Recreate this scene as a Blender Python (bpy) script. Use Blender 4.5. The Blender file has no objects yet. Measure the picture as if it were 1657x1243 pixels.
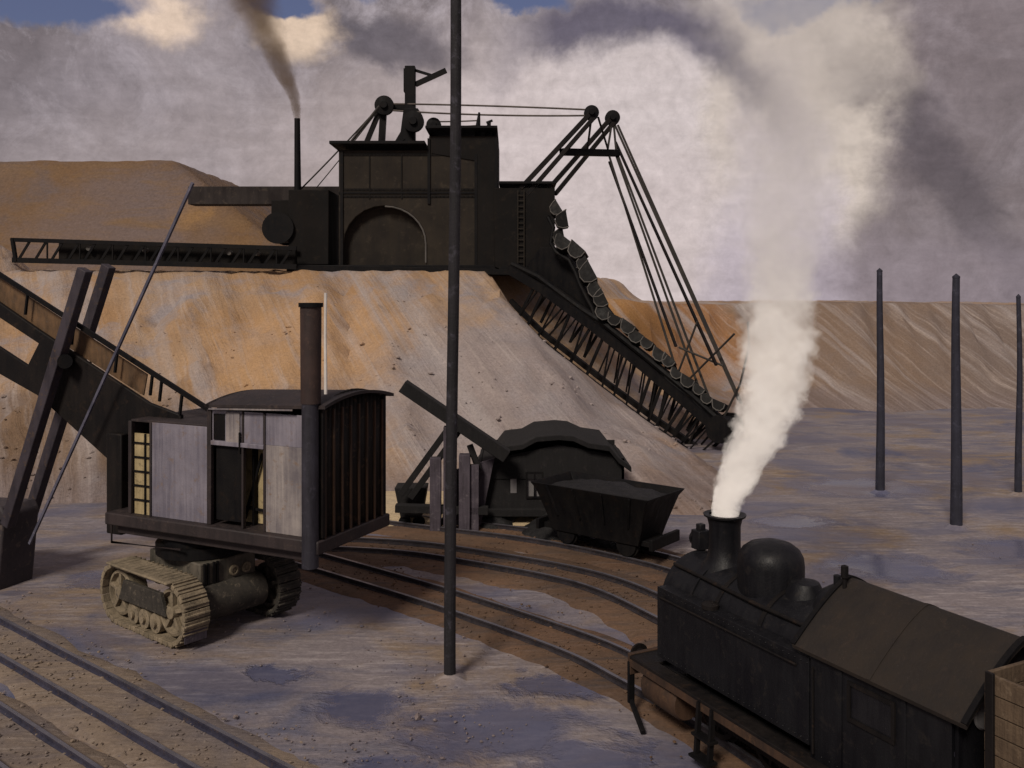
import bpy, bmesh, math, random
from mathutils import Vector, Matrix, noise
R = math.radians
random.seed(7)
scene = bpy.context.scene
COL = scene.collection
V = Vector

# ------------------------------------------------------------------ camera
CAM_H, FPX, CX, HOR = 7.0, 1500.0, 828.5, 470.0
cam = bpy.data.cameras.new('camera'); camo = bpy.data.objects.new('camera', cam); COL.objects.link(camo)
camo.location = (0, 0, CAM_H); camo.rotation_euler = (R(90), 0, 0)
cam.sensor_width = 36; cam.lens = 36*FPX/1657
cam.shift_y = -(621.5-HOR)/1657
cam.clip_start = .1; cam.clip_end = 3000
scene.camera = camo

# ------------------------------------------------------------------ light
SUN_EL, SUN_AZ = 42, 205            # degrees; azimuth clockwise from +Y
sun = bpy.data.lights.new('sun', 'SUN'); suno = bpy.data.objects.new('sun', sun); COL.objects.link(suno)
sun.energy = 2.7; sun.angle = R(14); sun.color = (1, .90, .78)
sd = V((math.sin(R(SUN_AZ))*math.cos(R(SUN_EL)), math.cos(R(SUN_AZ))*math.cos(R(SUN_EL)), math.sin(R(SUN_EL))))
suno.rotation_euler = sd.to_track_quat('Z', 'Y').to_euler(); suno.location = (0, -20, 60)
vs = scene.view_settings
vs.view_transform = 'Standard'; vs.look = 'None'; vs.gamma = 1; vs.exposure = 0.0
scene.cycles.use_denoising = True
scene.cycles.volume_bounces = 12
scene.cycles.max_bounces = 12
scene.cycles.volume_step_rate = 1.0
scene.cycles.volume_max_steps = 256

def lin(c):
    return tuple(((x/255)/12.92 if x/255 <= .04045 else ((x/255+.055)/1.055)**2.4) for x in c)

# ------------------------------------------------------------------ node helper
class NT:
    def __init__(s, tree): s.t = tree; s.n = tree.nodes; s.l = tree.links
    def new(s, typ, **kw):
        nd = s.n.new(typ)
        for k, v in kw.items(): setattr(nd, k, v)
        return nd
    def set(s, sock, v):
        if isinstance(v, bpy.types.NodeSocket): s.l.new(v, sock)
        elif v is not None:
            if sock.type == 'RGBA' and len(v) == 3: v = tuple(v)+(1,)
            sock.default_value = v
    def math(s, op, a, b=None, c=None, clamp=False):
        nd = s.new('ShaderNodeMath', operation=op, use_clamp=clamp)
        s.set(nd.inputs[0], a); s.set(nd.inputs[1], b)
        if c is not None: s.set(nd.inputs[2], c)
        return nd.outputs[0]
    def vmath(s, op, a, b=None):
        nd = s.new('ShaderNodeVectorMath', operation=op)
        s.set(nd.inputs[0], a); s.set(nd.inputs[1], b)
        return nd.outputs[0] if op not in ('LENGTH', 'DOT_PRODUCT', 'DISTANCE') else nd.outputs[1]
    def mix(s, f, a, b, blend='MIX'):
        nd = s.new('ShaderNodeMix', data_type='RGBA', blend_type=blend)
        s.set(nd.inputs[0], f); s.set(nd.inputs[6], a); s.set(nd.inputs[7], b)
        return nd.outputs[2]
    def noise(s, vec, scale, detail=4, rough=.55, dist=0., out=0):
        nd = s.new('ShaderNodeTexNoise')
        s.set(nd.inputs['Vector'], vec); nd.inputs['Scale'].default_value = scale
        nd.inputs['Detail'].default_value = detail; nd.inputs['Roughness'].default_value = rough
        nd.inputs['Distortion'].default_value = dist
        return nd.outputs[out]
    def rng(s, v, a, b, c=0., d=1., smooth=False):
        nd = s.new('ShaderNodeMapRange', interpolation_type='SMOOTHSTEP' if smooth else 'LINEAR')
        s.set(nd.inputs[0], v); s.set(nd.inputs[1], a); s.set(nd.inputs[2], b); s.set(nd.inputs[3], c); s.set(nd.inputs[4], d)
        return nd.outputs[0]
    def mapping(s, vec, scale=(1, 1, 1), rot=(0, 0, 0), loc=(0, 0, 0)):
        nd = s.new('ShaderNodeMapping'); s.set(nd.inputs[0], vec)
        nd.inputs[1].default_value = loc; nd.inputs[2].default_value = rot; nd.inputs[3].default_value = scale
        return nd.outputs[0]
    def comb(s, x, y, z):
        nd = s.new('ShaderNodeCombineXYZ'); s.set(nd.inputs[0], x); s.set(nd.inputs[1], y); s.set(nd.inputs[2], z); return nd.outputs[0]
    def sep(s, v):
        nd = s.new('ShaderNodeSeparateXYZ'); s.set(nd.inputs[0], v); return nd.outputs
    def bump(s, h, strength=.4, dist=.05):
        nd = s.new('ShaderNodeBump'); nd.inputs['Strength'].default_value = strength; nd.inputs['Distance'].default_value = dist
        s.set(nd.inputs['Height'], h); return nd.outputs[0]

# ------------------------------------------------------------------ sky: broken cloud and smoke over a Nishita sky
world = bpy.data.worlds.new('World'); scene.world = world; world.use_nodes = True
w = NT(world.node_tree); w.n.clear()
wo = w.new('ShaderNodeOutputWorld'); bg = w.new('ShaderNodeBackground'); w.l.new(bg.outputs[0], wo.inputs[0])
sky = w.new('ShaderNodeTexSky', sky_type='NISHITA'); sky.sun_disc = False
sky.sun_elevation = R(SUN_EL); sky.sun_rotation = R(SUN_AZ)
gen = w.new('ShaderNodeTexCoord').outputs['Generated']
x, y, z = w.sep(gen)
az = w.math('ARCTAN2', x, y); el = w.math('ARCSINE', z)
flat = w.comb(az, el, 0.)
n1 = w.noise(flat, 7, 5, .6, out=1); n2 = w.noise(flat, 26, 5, .65, out=1)
off = w.vmath('ADD', w.vmath('MULTIPLY', w.vmath('SUBTRACT', n1, (.5, .5, .5)), (.13, .10, 0)),
              w.vmath('MULTIPLY', w.vmath('SUBTRACT', n2, (.5, .5, .5)), (.035, .03, 0)))
P = w.vmath('ADD', flat, off)
def azel(px, py):
    X, Z = (px-CX)/FPX, (HOR-py)/FPX
    return math.atan2(X, 1), math.atan2(Z, math.hypot(1, X))
def blob(px, py, rx, ry, rot=0, soft=.6):
    a, e = azel(px, py)
    m = w.vmath('SUBTRACT', P, (a, e, 0))
    if rot: m = w.mapping(m, rot=(0, 0, R(rot)))
    m = w.vmath('MULTIPLY', m, (FPX/rx, FPX/ry, 0))
    return w.rng(w.vmath('LENGTH', m), 1-soft*.5, 1+soft*.5, 1, 0, True)
def arc(px, py, r, wd, x0=None):
    a, e = azel(px, py)
    d = w.math('MULTIPLY', w.vmath('LENGTH', w.vmath('SUBTRACT', P, (a, e, 0))), FPX)
    return w.rng(w.math('ABSOLUTE', w.math('SUBTRACT', d, r)), wd*.15, wd, 1, 0, True)
CL = lambda *c: lin(c)
base = w.mix(w.rng(w.noise(flat, 5, 5, .62, .3), .36, .66), CL(104, 95, 97), CL(150, 140, 144))
chalk = w.noise(flat, 11, 8, .74, .6); drag = w.noise(w.mapping(flat, (4, 22, 1), (0, 0, R(22))), 1.3, 6, .7, .6)
c = w.mix(w.rng(chalk, .47, .66, 0, .65), base, CL(184, 174, 180))
c = w.mix(w.rng(drag, .50, .72, 0, .45), c, CL(98, 90, 92))
c = w.mix(w.math('MULTIPLY', blob(1560, 190, 330, 360, 0, .5), .7), c, CL(122, 109, 110))
c = w.mix(w.math('MULTIPLY', blob(60, 170, 200, 120, 0, 1.), .35), c, CL(150, 140, 145))
c = w.mix(w.math('MULTIPLY', blob(700, 260, 270, 190, -15, .9), .75), c, CL(180, 165, 162))
c = w.mix(w.math('MULTIPLY', blob(990, 300, 330, 258, 0, .5), .95), c, CL(206, 192, 190))
c = w.mix(w.math('MULTIPLY', blob(1230, 60, 120, 70, 25, .7), .8), c, CL(196, 184, 180))
c = w.mix(w.math('MULTIPLY', blob(1080, 140, 190, 110, 20, .9), .6), c, CL(206, 194, 192))
c = w.mix(w.math('MULTIPLY', blob(1285, 190, 140, 200, 8, .6), .95), c, CL(206, 192, 180))
c = w.mix(w.math('MULTIPLY', blob(1255, 460, 90, 330, 0, .8), .7), c, CL(192, 180, 190))
c = w.mix(w.math('MULTIPLY', w.math('MULTIPLY', arc(1000, 340, 302, 62), w.rng(az, azel(770, 0)[0], azel(900, 0)[0], 0, 1)), w.math('MULTIPLY', w.rng(az, azel(1330, 0)[0], azel(1230, 0)[0], 0, 1), w.rng(el, azel(0, 290)[1], azel(0, 150)[1], 0, .9))), c, CL(88, 82, 98))
c = w.mix(w.math('MULTIPLY', blob(1545, 290, 34, 230, -38, 1.3), .7), c, CL(86, 77, 82))
c = w.mix(w.math('MULTIPLY', blob(620, 70, 120, 40, 12, .9), .75), c, CL(84, 78, 86))
c = w.mix(w.math('MULTIPLY', blob(320, 60, 85, 130, -20, .8), .45), c, CL(176, 164, 166))
c = w.mix(blob(275, 30, 66, 46, 0, .9), c, CL(224, 200, 180))
c = w.mix(blob(480, 40, 60, 50, 20, .9), c, CL(216, 192, 170))
c = w.mix(w.math('MULTIPLY', blob(350, 300, 300, 110, 0, 1.2), .5), c, CL(168, 154, 152))
c = w.mix(w.math('MULTIPLY', blob(1500, 440, 260, 70, 0, 1.2), .5), c, CL(146, 134, 142))
grain = w.noise(flat, 60, 6, .75, .3); wash = w.noise(w.mapping(flat, (6, 30, 1), (0, 0, R(4))), 1.5, 5, .65, .4)
c = w.mix(.5, c, w.mix(w.rng(grain, .3, .7), (.72, .72, .72), (1.28, 1.28, 1.28)), 'MULTIPLY')
c = w.mix(.4, c, w.mix(w.rng(wash, .3, .7), (.80, .78, .78), (1.2, 1.2, 1.22)), 'MULTIPLY')
# clear gaps where the blue shows
blue = w.mix(.62, w.mix(1., sky.outputs[0], (.085, .085, .085), 'MULTIPLY'), CL(74, 64, 104))
gap = None
for (gx, gy, gr, gh) in ((70, -8, 150, 34), (455, -2, 60, 22), (835, -6, 75, 24), (1310, -6, 95, 30), (760, -60, 1500, 34)):
    b = blob(gx, gy, gr, gh, 0, .6)
    gap = b if gap is None else w.math('MAXIMUM', gap, b)
c = w.mix(gap, c, blue)
c = w.mix(.015, c, w.mix(1., sky.outputs[0], (.1, .1, .1), 'MULTIPLY'))
w.set(bg.inputs[0], c); bg.inputs[1].default_value = 1.0

# ------------------------------------------------------------------ materials
def material(name):
    m = bpy.data.materials.new(name); m.use_nodes = True
    t = NT(m.node_tree); t.n.clear()
    out = t.new('ShaderNodeOutputMaterial'); b = t.new('ShaderNodeBsdfPrincipled'); t.l.new(b.outputs[0], out.inputs[0])
    return m, t, b
def worn(name, c1, c2, c3=None, rough=.6, metal=0., scale=1.5, streak=(1, 1, .12), spec=.4, bump=.25):
    """patchy worn surface: two tones in clouds, rain streaks, a third tone in small worn patches"""
    m, t, b = material(name)
    co = t.new('ShaderNodeTexCoord').outputs['Object']
    a = t.noise(co, scale, 6, .62); s = t.noise(t.mapping(co, streak), scale*5, 5, .65)
    col = t.mix(t.rng(t.math('ADD', t.math('MULTIPLY', a, .55), t.math('MULTIPLY', s, .45)), .4, .62), c1, c2)
    if c3 is not None:
        p = t.noise(co, scale*4.3, 6, .7, .4)
        col = t.mix(t.rng(p, .56, .70), col, c3)
    t.set(b.inputs['Base Color'], col)
    t.set(b.inputs['Roughness'], t.rng(s, .3, .7, rough-.12, rough+.15))
    b.inputs['Metallic'].default_value = metal
    b.inputs['Specular IOR Level'].default_value = spec
    f = t.noise(co, scale*22, 4, .6)
    t.set(b.inputs['Normal'], t.bump(t.math('ADD', f, s), bump, .02))
    return m
M = {}
M['black_iron'] = worn('black_iron', (.004, .004, .005), (.009, .008, .008), (.014, .010, .008), .6, 0, 1.2, spec=.12)
M['dark_iron'] = worn('dark_iron', (.006, .0055, .006), (.014, .011, .010), (.024, .016, .012), .6, 0, 1.0, spec=.15)
M['loco_black'] = worn('loco_black', (.004, .004, .0055), (.009, .009, .011), (.016, .014, .0135), .5, 0, 1.4, spec=.22)
M['rust_brown'] = worn('rust_brown', (.028, .016, .010), (.06, .030, .016), (.085, .045, .022), .75)
M['roof_brown'] = worn('roof_brown', (.011, .008, .0065), (.021, .0145, .010), (.028, .018, .012), .75, 0, 1.1, (1, .15, 1))
M['excav_iron'] = worn('excav_iron', (.006, .0055, .0055), (.012, .010, .009), (.018, .014, .011), .75, 0, .5, spec=.12)
M['excav_panel'] = worn('excav_panel', (.018, .015, .013), (.033, .027, .021), (.045, .036, .027), .8, 0, .6, spec=.12)
M['excav_pale'] = worn('excav_pale', (.065, .06, .055), (.12, .11, .10), None, .8, 0, 1)
M['sheet_grey'] = worn('sheet_grey', (.125, .115, .145), (.235, .215, .25), (.17, .13, .12), .55, 0, 1.1, (2.2, 2.2, .10))
M['sheet_warm'] = worn('sheet_warm', (.13, .115, .125), (.30, .265, .25), (.19, .13, .09), .6, 0, 1.3, (2.2, 2.2, .10))
M['deck_dark'] = worn('deck_dark', (.016, .012, .013), (.032, .022, .022), (.05, .035, .03), .65)
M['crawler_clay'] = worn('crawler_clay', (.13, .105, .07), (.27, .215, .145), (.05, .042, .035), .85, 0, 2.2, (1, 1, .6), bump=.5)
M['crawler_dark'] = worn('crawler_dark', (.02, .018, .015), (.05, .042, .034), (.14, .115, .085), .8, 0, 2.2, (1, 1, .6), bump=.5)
M['ochre_infill'] = worn('ochre_infill', (.22, .17, .085), (.42, .33, .18), (.10, .075, .045), .75, 0, 2.0)  # yellowish glazing, and interior light painted as ochre on the inner board
M['pale_metal'] = worn('pale_metal', (.5, .46, .43), (.7, .66, .62), None, .5, 0, 2)
M['chimney_brown'] = worn('chimney_brown', (.022, .013, .012), (.045, .026, .022), (.07, .04, .03), .7)
M['rod_blue'] = worn('rod_blue', (.05, .05, .075), (.11, .105, .145), (.15, .14, .18), .6)
M['pipe_blue'] = worn('pipe_blue', (.013, .012, .017), (.03, .028, .04), (.05, .047, .065), .6)
M['pole_wood'] = worn('pole_wood', (.007, .0065, .008), (.018, .016, .02), (.05, .047, .062), .75, 0, 1.2, (6, 6, .15), bump=.5)
M['pole_blue'] = worn('pole_blue', (.012, .012, .020), (.028, .028, .045), (.05, .05, .075), .75, 0, 1.2, (6, 6, .15), bump=.5)
M['timber_purple'] = worn('timber_purple', (.035, .028, .036), (.085, .07, .088), (.13, .11, .12), .8, 0, 1.4, (3, 3, .2), bump=.5)
M['timber_dark'] = worn('timber_dark', (.0045, .004, .0045), (.010, .009, .0095), (.018, .015, .015), .9, 0, 1.2, (3, 3, .3), bump=.4)
def rail_mat(name, c1, c2):
    m = worn(name, c1, c2, (.07, .045, .03), .55, .2, 2.5, (1, 1, 1))
    t = NT(m.node_tree); b = next(n for n in t.n if n.type == 'BSDF_PRINCIPLED')
    g = t.new('ShaderNodeNewGeometry'); nz = t.sep(g.outputs['True Normal'])[2]; pz = t.sep(g.outputs['Position'])[2]
    k = t.math('MULTIPLY', t.math('GREATER_THAN', nz, .8), t.math('GREATER_THAN', pz, .11))   # running surface polished by wheels
    k = t.math('MULTIPLY', k, t.rng(t.noise(g.outputs['Position'], 1.3, 5, .7), .35, .6, .25, 1))
    old = b.inputs['Base Color'].links[0].from_socket; t.set(b.inputs['Base Color'], t.mix(k, old, (.30, .29, .33)))
    t.set(b.inputs['Roughness'], t.rng(k, 0, 1, .6, .3)); t.set(b.inputs['Metallic'], t.rng(k, 0, 1, .1, .8))
    return m
M['rail_old'] = worn('rail', (.016, .014, .018), (.04, .034, .04), (.07, .042, .028), .45, .3, 2.5, (1, 1, 1))
M['rail'] = rail_mat('rail', (.016, .014, .018), (.04, .034, .04)); M['rail_blue'] = rail_mat('rail_blue', (.022, .022, .04), (.05, .048, .075))
M['plank_brown'] = worn('plank_brown', (.055, .036, .022), (.115, .078, .048), (.16, .115, .075), .8, 0, 1.6, (3, 3, .15), bump=.5)
M['rope'] = worn('rope', (.014, .012, .011), (.03, .025, .02), None, .7)
M['rope_pale'] = worn('rope_pale', (.06, .048, .042), (.12, .10, .088), None, .7)
M['bucket_steel'] = worn('bucket_steel', (.004, .004, .004), (.009, .008, .008), (.018, .015, .013), .6, 0, .7, (1, 1, 1), spec=.15)
M['clay_load'] = worn('clay_load', (.04, .032, .027), (.09, .072, .06), (.15, .13, .12), .9, 0, 1.5, (1, 1, 1), bump=.6)
def glass_mat():
    m, t, b = material('grey_glass')
    co = t.new('ShaderNodeTexCoord').outputs['Object']
    t.set(b.inputs['Base Color'], t.mix(t.noise(co, 3, 4), (.10, .095, .10), (.2, .19, .19)))  # lit grey of the panes put into an opaque base colour
    b.inputs['Roughness'].default_value = .18
    return m
M['glass'] = glass_mat()
M['glass_dark'] = worn('dark_interior_pane', (.006, .006, .008), (.012, .012, .014), None, .25, 0, 2, spec=.4)  # opaque near-black pane, the cab's dark interior put into its colour

WET = [(-.3, 14.8, 1.7), (1.2, 13.9, 1.2), (-2.6, 15.6, 1.1), (-1.8, 13.6, 1.0), (.6, 16.4, .9), (9.5, 23.5, 2.0), (6.6, 20.2, 1.1), (12.5, 33, 3.0), (8.5, 28, 1.6), (14, 25, 2.), (-4.2, 16.9, .7), (-9.6, 22.6, 1.2)]
def earth(name, cols, down=None, sc=1., puddle=False, bumpd=.12, seams=()):
    m, t, b = material(name)
    pos = t.new('ShaderNodeNewGeometry').outputs['Position']
    big = t.noise(pos, .11*sc, 6, .6, .4)
    mid = t.noise(t.mapping(pos, (1, 1, 1), (0, 0, R(20)), (13, 5, 2)), .32*sc, 6, .65, .3)
    if down:  # wash lines running down the slope
        ax, k = down
        x_, y_, z_ = t.sep(pos)
        u = t.math('ADD', t.math('MULTIPLY', x_, ax), t.math('MULTIPLY', y_, k))
        u = t.math('ADD', u, t.math('MULTIPLY', z_, .7))
        wv = t.comb(u, t.math('MULTIPLY', z_, .09), t.math('MULTIPLY', y_, .04))
        st = t.noise(wv, .8*sc, 7, .62, .5)
        st2 = t.noise(wv, 2.6*sc, 6, .66, .4)
    else:
        st = t.noise(t.mapping(pos, (.35, 1.6, 1), (0, 0, R(8))), .9*sc, 7, .68, .4)
        st2 = t.noise(t.mapping(pos, (.4, 2.2, 1), (0, 0, R(-6))), 2.6*sc, 6, .7, .3)
    c = t.mix(t.rng(big, .40, .60), cols[0], cols[1])
    c = t.mix(t.rng(mid, .47, .64), c, cols[2])
    for cen, rad, sc_, k in seams:   # lenses of differently coloured clay in the ground
        wob = t.vmath('MULTIPLY', t.vmath('SUBTRACT', t.noise(pos, .25, 5, .65, 0, 1), (.5, .5, .5)), (rad*1.3,)*3)
        dd = t.vmath('DISTANCE', t.vmath('ADD', pos, wob), tuple(cen))
        c = t.mix(t.rng(dd, rad*.55, rad*1.1, k, 0, True), c, sc_)
    c = t.mix(t.rng(st, .50, .68, 0, .8), c, cols[3])
    c = t.mix(t.math('MULTIPLY', t.rng(st2, .50, .74, 0, .6), t.rng(t.noise(pos, .22, 4, .6), .38, .6, .15, 1)), c, cols[4])
    if down:
        foot = t.math('ADD', t.sep(pos)[2], t.math('MULTIPLY', t.math('SUBTRACT', mid, .5), 3.2))
        c = t.mix(t.rng(foot, .1, 1.3, .8, 0, True), c, t.mix(t.rng(st2, .4, .6), (.15, .115, .105), (.22, .18, .175)))
    if len(cols) > 5: c = t.mix(t.rng(t.noise(pos, .2*sc, 5, .6, .6), .56, .68, 0, .85), c, cols[5])
    fine = t.noise(pos, 9*sc, 5, .75)
    c = t.mix(.4, c, t.mix(t.rng(fine, .3, .7), (.45, .45, .45), (1.5, 1.5, 1.5)), 'MULTIPLY')
    t.set(b.inputs['Base Color'], c)
    h = t.math('ADD', t.math('ADD', t.math('MULTIPLY', st, 1.2), t.math('MULTIPLY', st2, .5)), t.math('MULTIPLY', fine, .35))
    if puddle:
        wet = t.rng(t.noise(t.mapping(pos, (.55, 1.2, 1), (0, 0, R(15)), (3, 9, 0)), .3, 4, .55, .3), .50, .60, 0, .6, True)
        wob = t.vmath('MULTIPLY', t.vmath('SUBTRACT', t.noise(pos, .8, 6, .68, .4, 1), (.5, .5, .5)), (3.2, 2.4, 0))
        pw = t.vmath('MULTIPLY', t.vmath('ADD', pos, wob), (1, 1.5, 0))
        for wx, wy, wr in WET:
            wet = t.math('MAXIMUM', wet, t.rng(t.vmath('DISTANCE', pw, (wx, wy*1.5, 0)), wr*.55, wr*1.15, 1, 0, True))
        t.set(b.inputs['Roughness'], t.rng(wet, 0, 1, .85, .16))
        t.set(b.inputs['Base Color'], t.mix(wet, c, t.mix(.5, t.mix(1., c, (.52, .54, .62), 'MULTIPLY'), (.085, .098, .185))))  # wet mud, with the sky's bluish reflection painted into the base colour
        t.set(b.inputs['Specular IOR Level'], t.rng(wet, 0, 1, .3, .6))
        h = t.math('MULTIPLY', h, t.rng(wet, 0, 1, 1, .10))
    else:
        b.inputs['Roughness'].default_value = .92
    if not puddle: b.inputs['Specular IOR Level'].default_value = .25
    t.set(b.inputs['Normal'], t.bump(h, .8, bumpd))
    return m
M['ground'] = earth('yard_mud', [(.165, .145, .16), (.215, .185, .19), (.22, .16, .11), (.105, .105, .145), (.50, .45, .44), (.072, .085, .15)], None, 1.0, True, .05)
M['bank'] = earth('clay_bank', [(.33, .20, .105), (.35, .24, .155), (.26, .225, .225), (.34, .30, .29), (.47, .40, .36)], (1, .15), 1.0, False, .16, [((.5, 36, 4), 8.5, (.275, .24, .24), .85), ((-16, 34, 3), 5, (.13, .085, .055), .7), ((-9, 40, 5), 5, (.44, .27, .14), .7), ((25, 58, 3), 14, (.17, .122, .095), .85), ((11, 60, 4.5), 5, (.26, .125, .05), .8), ((34, 58, 3), 9, (.16, .125, .11), .8), ((5, 60, 5), 5, (.30, .16, .06), .9)])
M['hill'] = earth('ochre_hill', [(.17, .10, .05), (.155, .11, .088), (.135, .105, .10), (.19, .118, .062), (.17, .112, .07)], None, .6, False, .25, [((-29, 66, 13), 7, (.16, .12, .11), .8), ((-23, 66, 14), 3, (.34, .19, .06), .6)])
M['bed'] = earth('cinder_bed', [(.085, .052, .034), (.125, .078, .05), (.15, .085, .05), (.055, .046, .044), (.19, .14, .12)], None, 1.3, False, .05)
M['bed_tan'] = earth('sandy_bed', [(.17, .13, .10), (.22, .17, .13), (.15, .125, .12), (.115, .095, .095), (.33, .28, .24)], None, 1.3, False, .05)
M['coal'] = worn('coal', (.006, .006, .007), (.014, .013, .013), (.025, .022, .022), .6, 0, 4, (1, 1, 1), bump=.9)
M['heap'] = earth('spoil', [(.16, .13, .135), (.22, .17, .15), (.12, .11, .14), (.2, .18, .18), (.3, .26, .25)], None, 1.5, False, .06)

# ------------------------------------------------------------------ mesh helper
class MB:
    def __init__(s): s.bm = bmesh.new()
    def box(s, c, size, mat=None):
        sx, sy, sz = (k/2 for k in size); c = V(c); vs = []
        for i in (-1, 1):
            for j in (-1, 1):
                for k in (-1, 1):
                    p = V((i*sx, j*sy, k*sz))
                    if mat is not None: p = mat @ p
                    vs.append(s.bm.verts.new(c+p))
        for f in ((0, 1, 3, 2), (4, 6, 7, 5), (0, 4, 5, 1), (2, 3, 7, 6), (0, 2, 6, 4), (1, 5, 7, 3)):
            s.bm.faces.new([vs[i] for i in f])
        return s
    def beam(s, p, q, wd, ht, up=(0, 0, 1)):
        p, q = V(p), V(q); d = (q-p); L = d.length; d.normalize()
        u = V(up)
        if abs(d.dot(u)) > .98: u = V((0, 1, 0)) if abs(d.y) < .9 else V((1, 0, 0))
        r = d.cross(u).normalized(); u = r.cross(d).normalized()
        m = Matrix((d, r, u)).transposed()
        return s.box((p+q)/2, (L, wd, ht), m)
    def tube(s, pts, r, n=8, caps=True):
        pts = [V(p) for p in pts]; rings = []
        rr = r if isinstance(r, (list, tuple)) else [r]*len(pts)
        ref = None
        for i, p in enumerate(pts):
            d = (pts[min(i+1, len(pts)-1)]-pts[max(i-1, 0)]).normalized()
            if ref is None:
                ref = V((0, 0, 1)) if abs(d.z) < .9 else V((1, 0, 0))
            a = d.cross(ref).normalized(); b = d.cross(a).normalized()
            ref = -b if False else ref
            rings.append([s.bm.verts.new(p+rr[i]*(math.cos(2*math.pi*k/n)*a+math.sin(2*math.pi*k/n)*b)) for k in range(n)])
        for i in range(len(rings)-1):
            for k in range(n):
                s.bm.faces.new([rings[i][k], rings[i][(k+1) % n], rings[i+1][(k+1) % n], rings[i+1][k]])
        if caps:
            s.bm.faces.new(rings[0][::-1]); s.bm.faces.new(rings[-1])
        return s
    def cyl(s, p, q, r1, r2=None, n=24):
        return s.tube([p, q], [r1, r1 if r2 is None else r2], n)
    def lathe(s, prof, org, axis=(0, 0, 1), n=32):
        """prof: list of (distance along axis, radius)"""
        ax = V(axis).normalized(); o = V(org)
        a = ax.cross(V((0, 0, 1)) if abs(ax.z) < .9 else V((1, 0, 0))).normalized(); b = ax.cross(a)
        rings = []
        for h, r in prof:
            if r < 1e-5: rings.append([s.bm.verts.new(o+ax*h)])
            else: rings.append([s.bm.verts.new(o+ax*h+r*(math.cos(2*math.pi*k/n)*a+math.sin(2*math.pi*k/n)*b)) for k in range(n)])
        for i in range(len(rings)-1):
            A, B = rings[i], rings[i+1]
            for k in range(n):
                k2 = (k+1) % n
                if len(A) == 1 and len(B) == 1: continue
                if len(A) == 1: s.bm.faces.new([A[0], B[k2], B[k]])
                elif len(B) == 1: s.bm.faces.new([A[k], A[k2], B[0]])
                else: s.bm.faces.new([A[k], A[k2], B[k2], B[k]])
        return s
    def prism(s, poly, ext):
        ext = V(ext); A = [s.bm.verts.new(V(p)) for p in poly]; B = [s.bm.verts.new(V(p)+ext) for p in poly]
        s.bm.faces.new(A[::-1]); s.bm.faces.new(B)
        for i in range(len(A)):
            j = (i+1) % len(A); s.bm.faces.new([A[i], A[j], B[j], B[i]])
        return s
    def build(s, name, mat, parent=None, bevel=0, smooth=35):
        bmesh.ops.recalc_face_normals(s.bm, faces=s.bm.faces)
        me = bpy.data.meshes.new(name); s.bm.to_mesh(me); s.bm.free()
        me.materials.append(M[mat] if isinstance(mat, str) else mat)
        if smooth:
            me.shade_smooth(); me.set_sharp_from_angle(angle=R(smooth))
        o = bpy.data.objects.new(name, me); COL.objects.link(o)
        if parent is not None:
            o.parent = parent
        if bevel:
            b = o.modifiers.new('bevel', 'BEVEL'); b.width = bevel; b.segments = 2; b.limit_method = 'ANGLE'
        return o
def tag(o, label=None, cat=None, group=None, kind=None):
    for k, v in (('label', label), ('category', cat), ('group', group), ('kind', kind)):
        if v: o[k] = v
    return o
def thing(name, loc, rz, label, cat, group=None):
    o = bpy.data.objects.new(name, None); COL.objects.link(o)
    o.location = loc; o.rotation_euler = (0, 0, rz); o.empty_display_size = .5
    return tag(o, label, cat, group)
def ray(px, py): return V(((px-CX)/FPX, 1., (HOR-py)/FPX))
EYE = V((0, 0, CAM_H))
def gp(px, py, zz=0.):                       # point of the photograph on the level z
    r = ray(px, py); return EYE+r*((zz-CAM_H)/r.z)
def yp(px, py, Y): return EYE+ray(px, py)*Y  # at distance Y
def pp(px, py, p, n):                        # on a plane
    r = ray(px, py); n = V(n); return EYE+r*((V(p)-EYE).dot(n)/r.dot(n))
def fbm(x, y, z=0, o=5): return noise.fractal(V((x, y, z)), 1.0, 2.0, o)

# ------------------------------------------------------------------ ground and earthworks
def grid(x0, x1, y0, y1, nx, ny, f, keep=None):
    b = MB(); vs = []
    for j in range(ny+1):
        for i in range(nx+1):
            X = x0+(x1-x0)*i/nx; Y = y0+(y1-y0)*j/ny
            vs.append(b.bm.verts.new((X, Y, f(X, Y))))
    for j in range(ny):
        for i in range(nx):
            q = [vs[j*(nx+1)+i], vs[j*(nx+1)+i+1], vs[(j+1)*(nx+1)+i+1], vs[(j+1)*(nx+1)+i]]
            if keep is None or any(keep(v.co) for v in q): b.bm.faces.new(q)
    for v in [v for v in b.bm.verts if not v.link_faces]: b.bm.verts.remove(v)
    return b
gb = MB()
def ground_z(X, Y):
    h = .05*fbm(X*.35, Y*.35)+.02*fbm(X*1.3, Y*1.3, 3)
    return min(.03, max(-.12, h*.8-.02))
g1 = grid(-30, 40, -2, 62, 210, 190, ground_z).build('ground', 'ground'); tag(g1, kind='structure')
far = MB(); far.box((0, 20, -.35), (400, 300, .2)); tag(far.build('ground', 'ground', smooth=0), kind='structure')

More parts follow.
